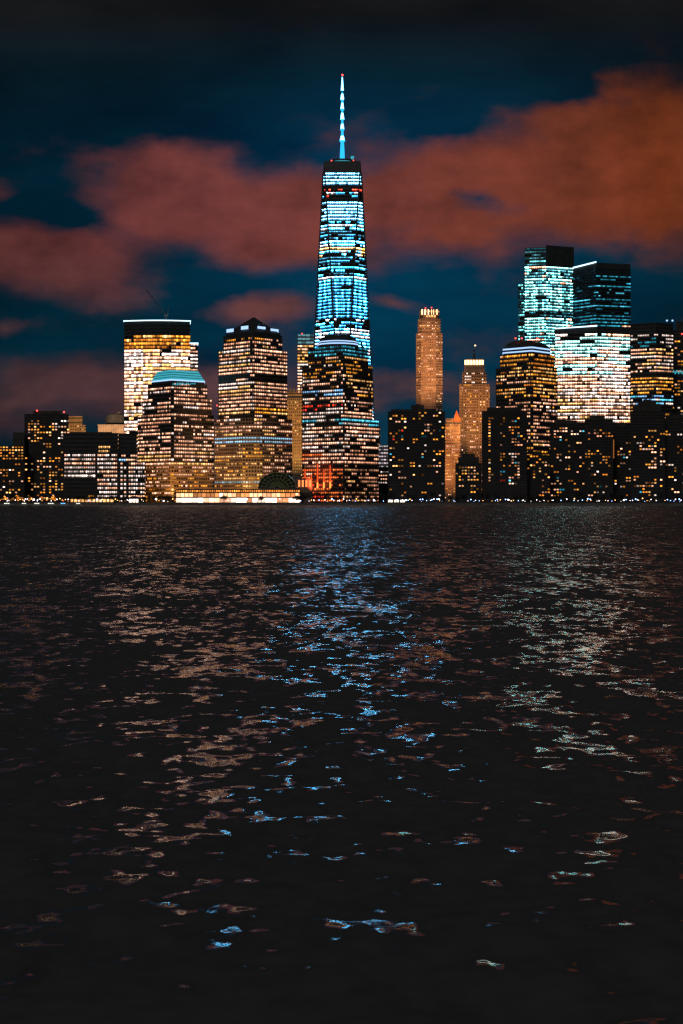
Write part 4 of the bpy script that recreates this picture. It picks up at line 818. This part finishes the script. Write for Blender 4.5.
mixc = N.new('ShaderNodeMix'); mixc.data_type = 'RGBA'; Lk.new(mr.outputs['Result'], mixc.inputs['Factor'])
dk = noise(7, 6, (2, 7, 4), (1, 2.4, 1)); dkr = ramp(dk.outputs['Fac'], [(.32, (.55, .6, .66)), (.68, (1.25, 1.2, 1.15))])
az = ramp(uu, [(0, (.75, .62, .58)), (.22, (.9, .85, .8)), (.5, (1, 1.6, 1.7)), (.72, (1, 1.3, 1.35)), (1, (.9, .72, .66))])
az2 = N.new('ShaderNodeMix'); az2.data_type = 'RGBA'; az2.blend_type = 'MULTIPLY'; Lk.new(ramp(vv, [(.0, (1, 1, 1)), (.72, (1, 1, 1)), (.86, (0, 0, 0))]), az2.inputs['Factor']); Lk.new(scol, az2.inputs['A']); Lk.new(az, az2.inputs['B']); scol = az2.outputs['Result']
sc2 = N.new('ShaderNodeMix'); sc2.data_type = 'RGBA'; sc2.blend_type = 'MULTIPLY'; sc2.inputs['Factor'].default_value = 1; Lk.new(scol, sc2.inputs['A']); Lk.new(dkr, sc2.inputs['B']); Lk.new(sc2.outputs['Result'], mixc.inputs['A']); Lk.new(cl3.outputs['Result'], mixc.inputs['B'])
sky = N.new('ShaderNodeTexSky'); sky.sky_type = 'NISHITA'; sky.sun_disc = False; sky.sun_elevation = math.radians(-9); sky.sun_rotation = math.radians(200)
sk = N.new('ShaderNodeMix'); sk.data_type = 'RGBA'; sk.blend_type = 'ADD'; sk.inputs['Factor'].default_value = .05
Lk.new(mixc.outputs['Result'], sk.inputs['A']); Lk.new(sky.outputs[0], sk.inputs['B']); Lk.new(sk.outputs['Result'], bg.inputs['Color'])

# added dim sun lamp behind the camera, lifts the dark walls and water
sl = bpy.data.lights.new('fill_sun', 'SUN'); sl.energy = .24; sl.angle = math.radians(12); sl.color = (1, .97, .95)
so = bpy.data.objects.new('fill_sun', sl); COL.objects.link(so); so.rotation_euler = (math.radians(52), 0, math.radians(-18))

# ================================================================ camera
cam = bpy.data.cameras.new('camera'); cam.sensor_fit = 'AUTO'; cam.sensor_width = 36; cam.lens = 50; cam.clip_start = .5; cam.clip_end = 30000
cam.shift_y = -(512-HZ)/1024
co = bpy.data.objects.new('camera', cam); COL.objects.link(co); co.location = (0, 0, H); co.rotation_euler = (math.radians(90), 0, 0); SC.camera = co
SC.view_settings.view_transform = 'Standard'; SC.view_settings.look = 'None'; SC.view_settings.exposure = 0; SC.view_settings.gamma = 1
cy_ = SC.cycles; cy_.use_denoising = True; cy_.max_bounces = 5; cy_.diffuse_bounces = 2; cy_.glossy_bounces = 3; cy_.transmission_bounces = 2
cy_.sample_clamp_indirect = 6; cy_.adaptive_threshold = .01; cy_.filter_width = 1.4; cy_.caustics_reflective = False
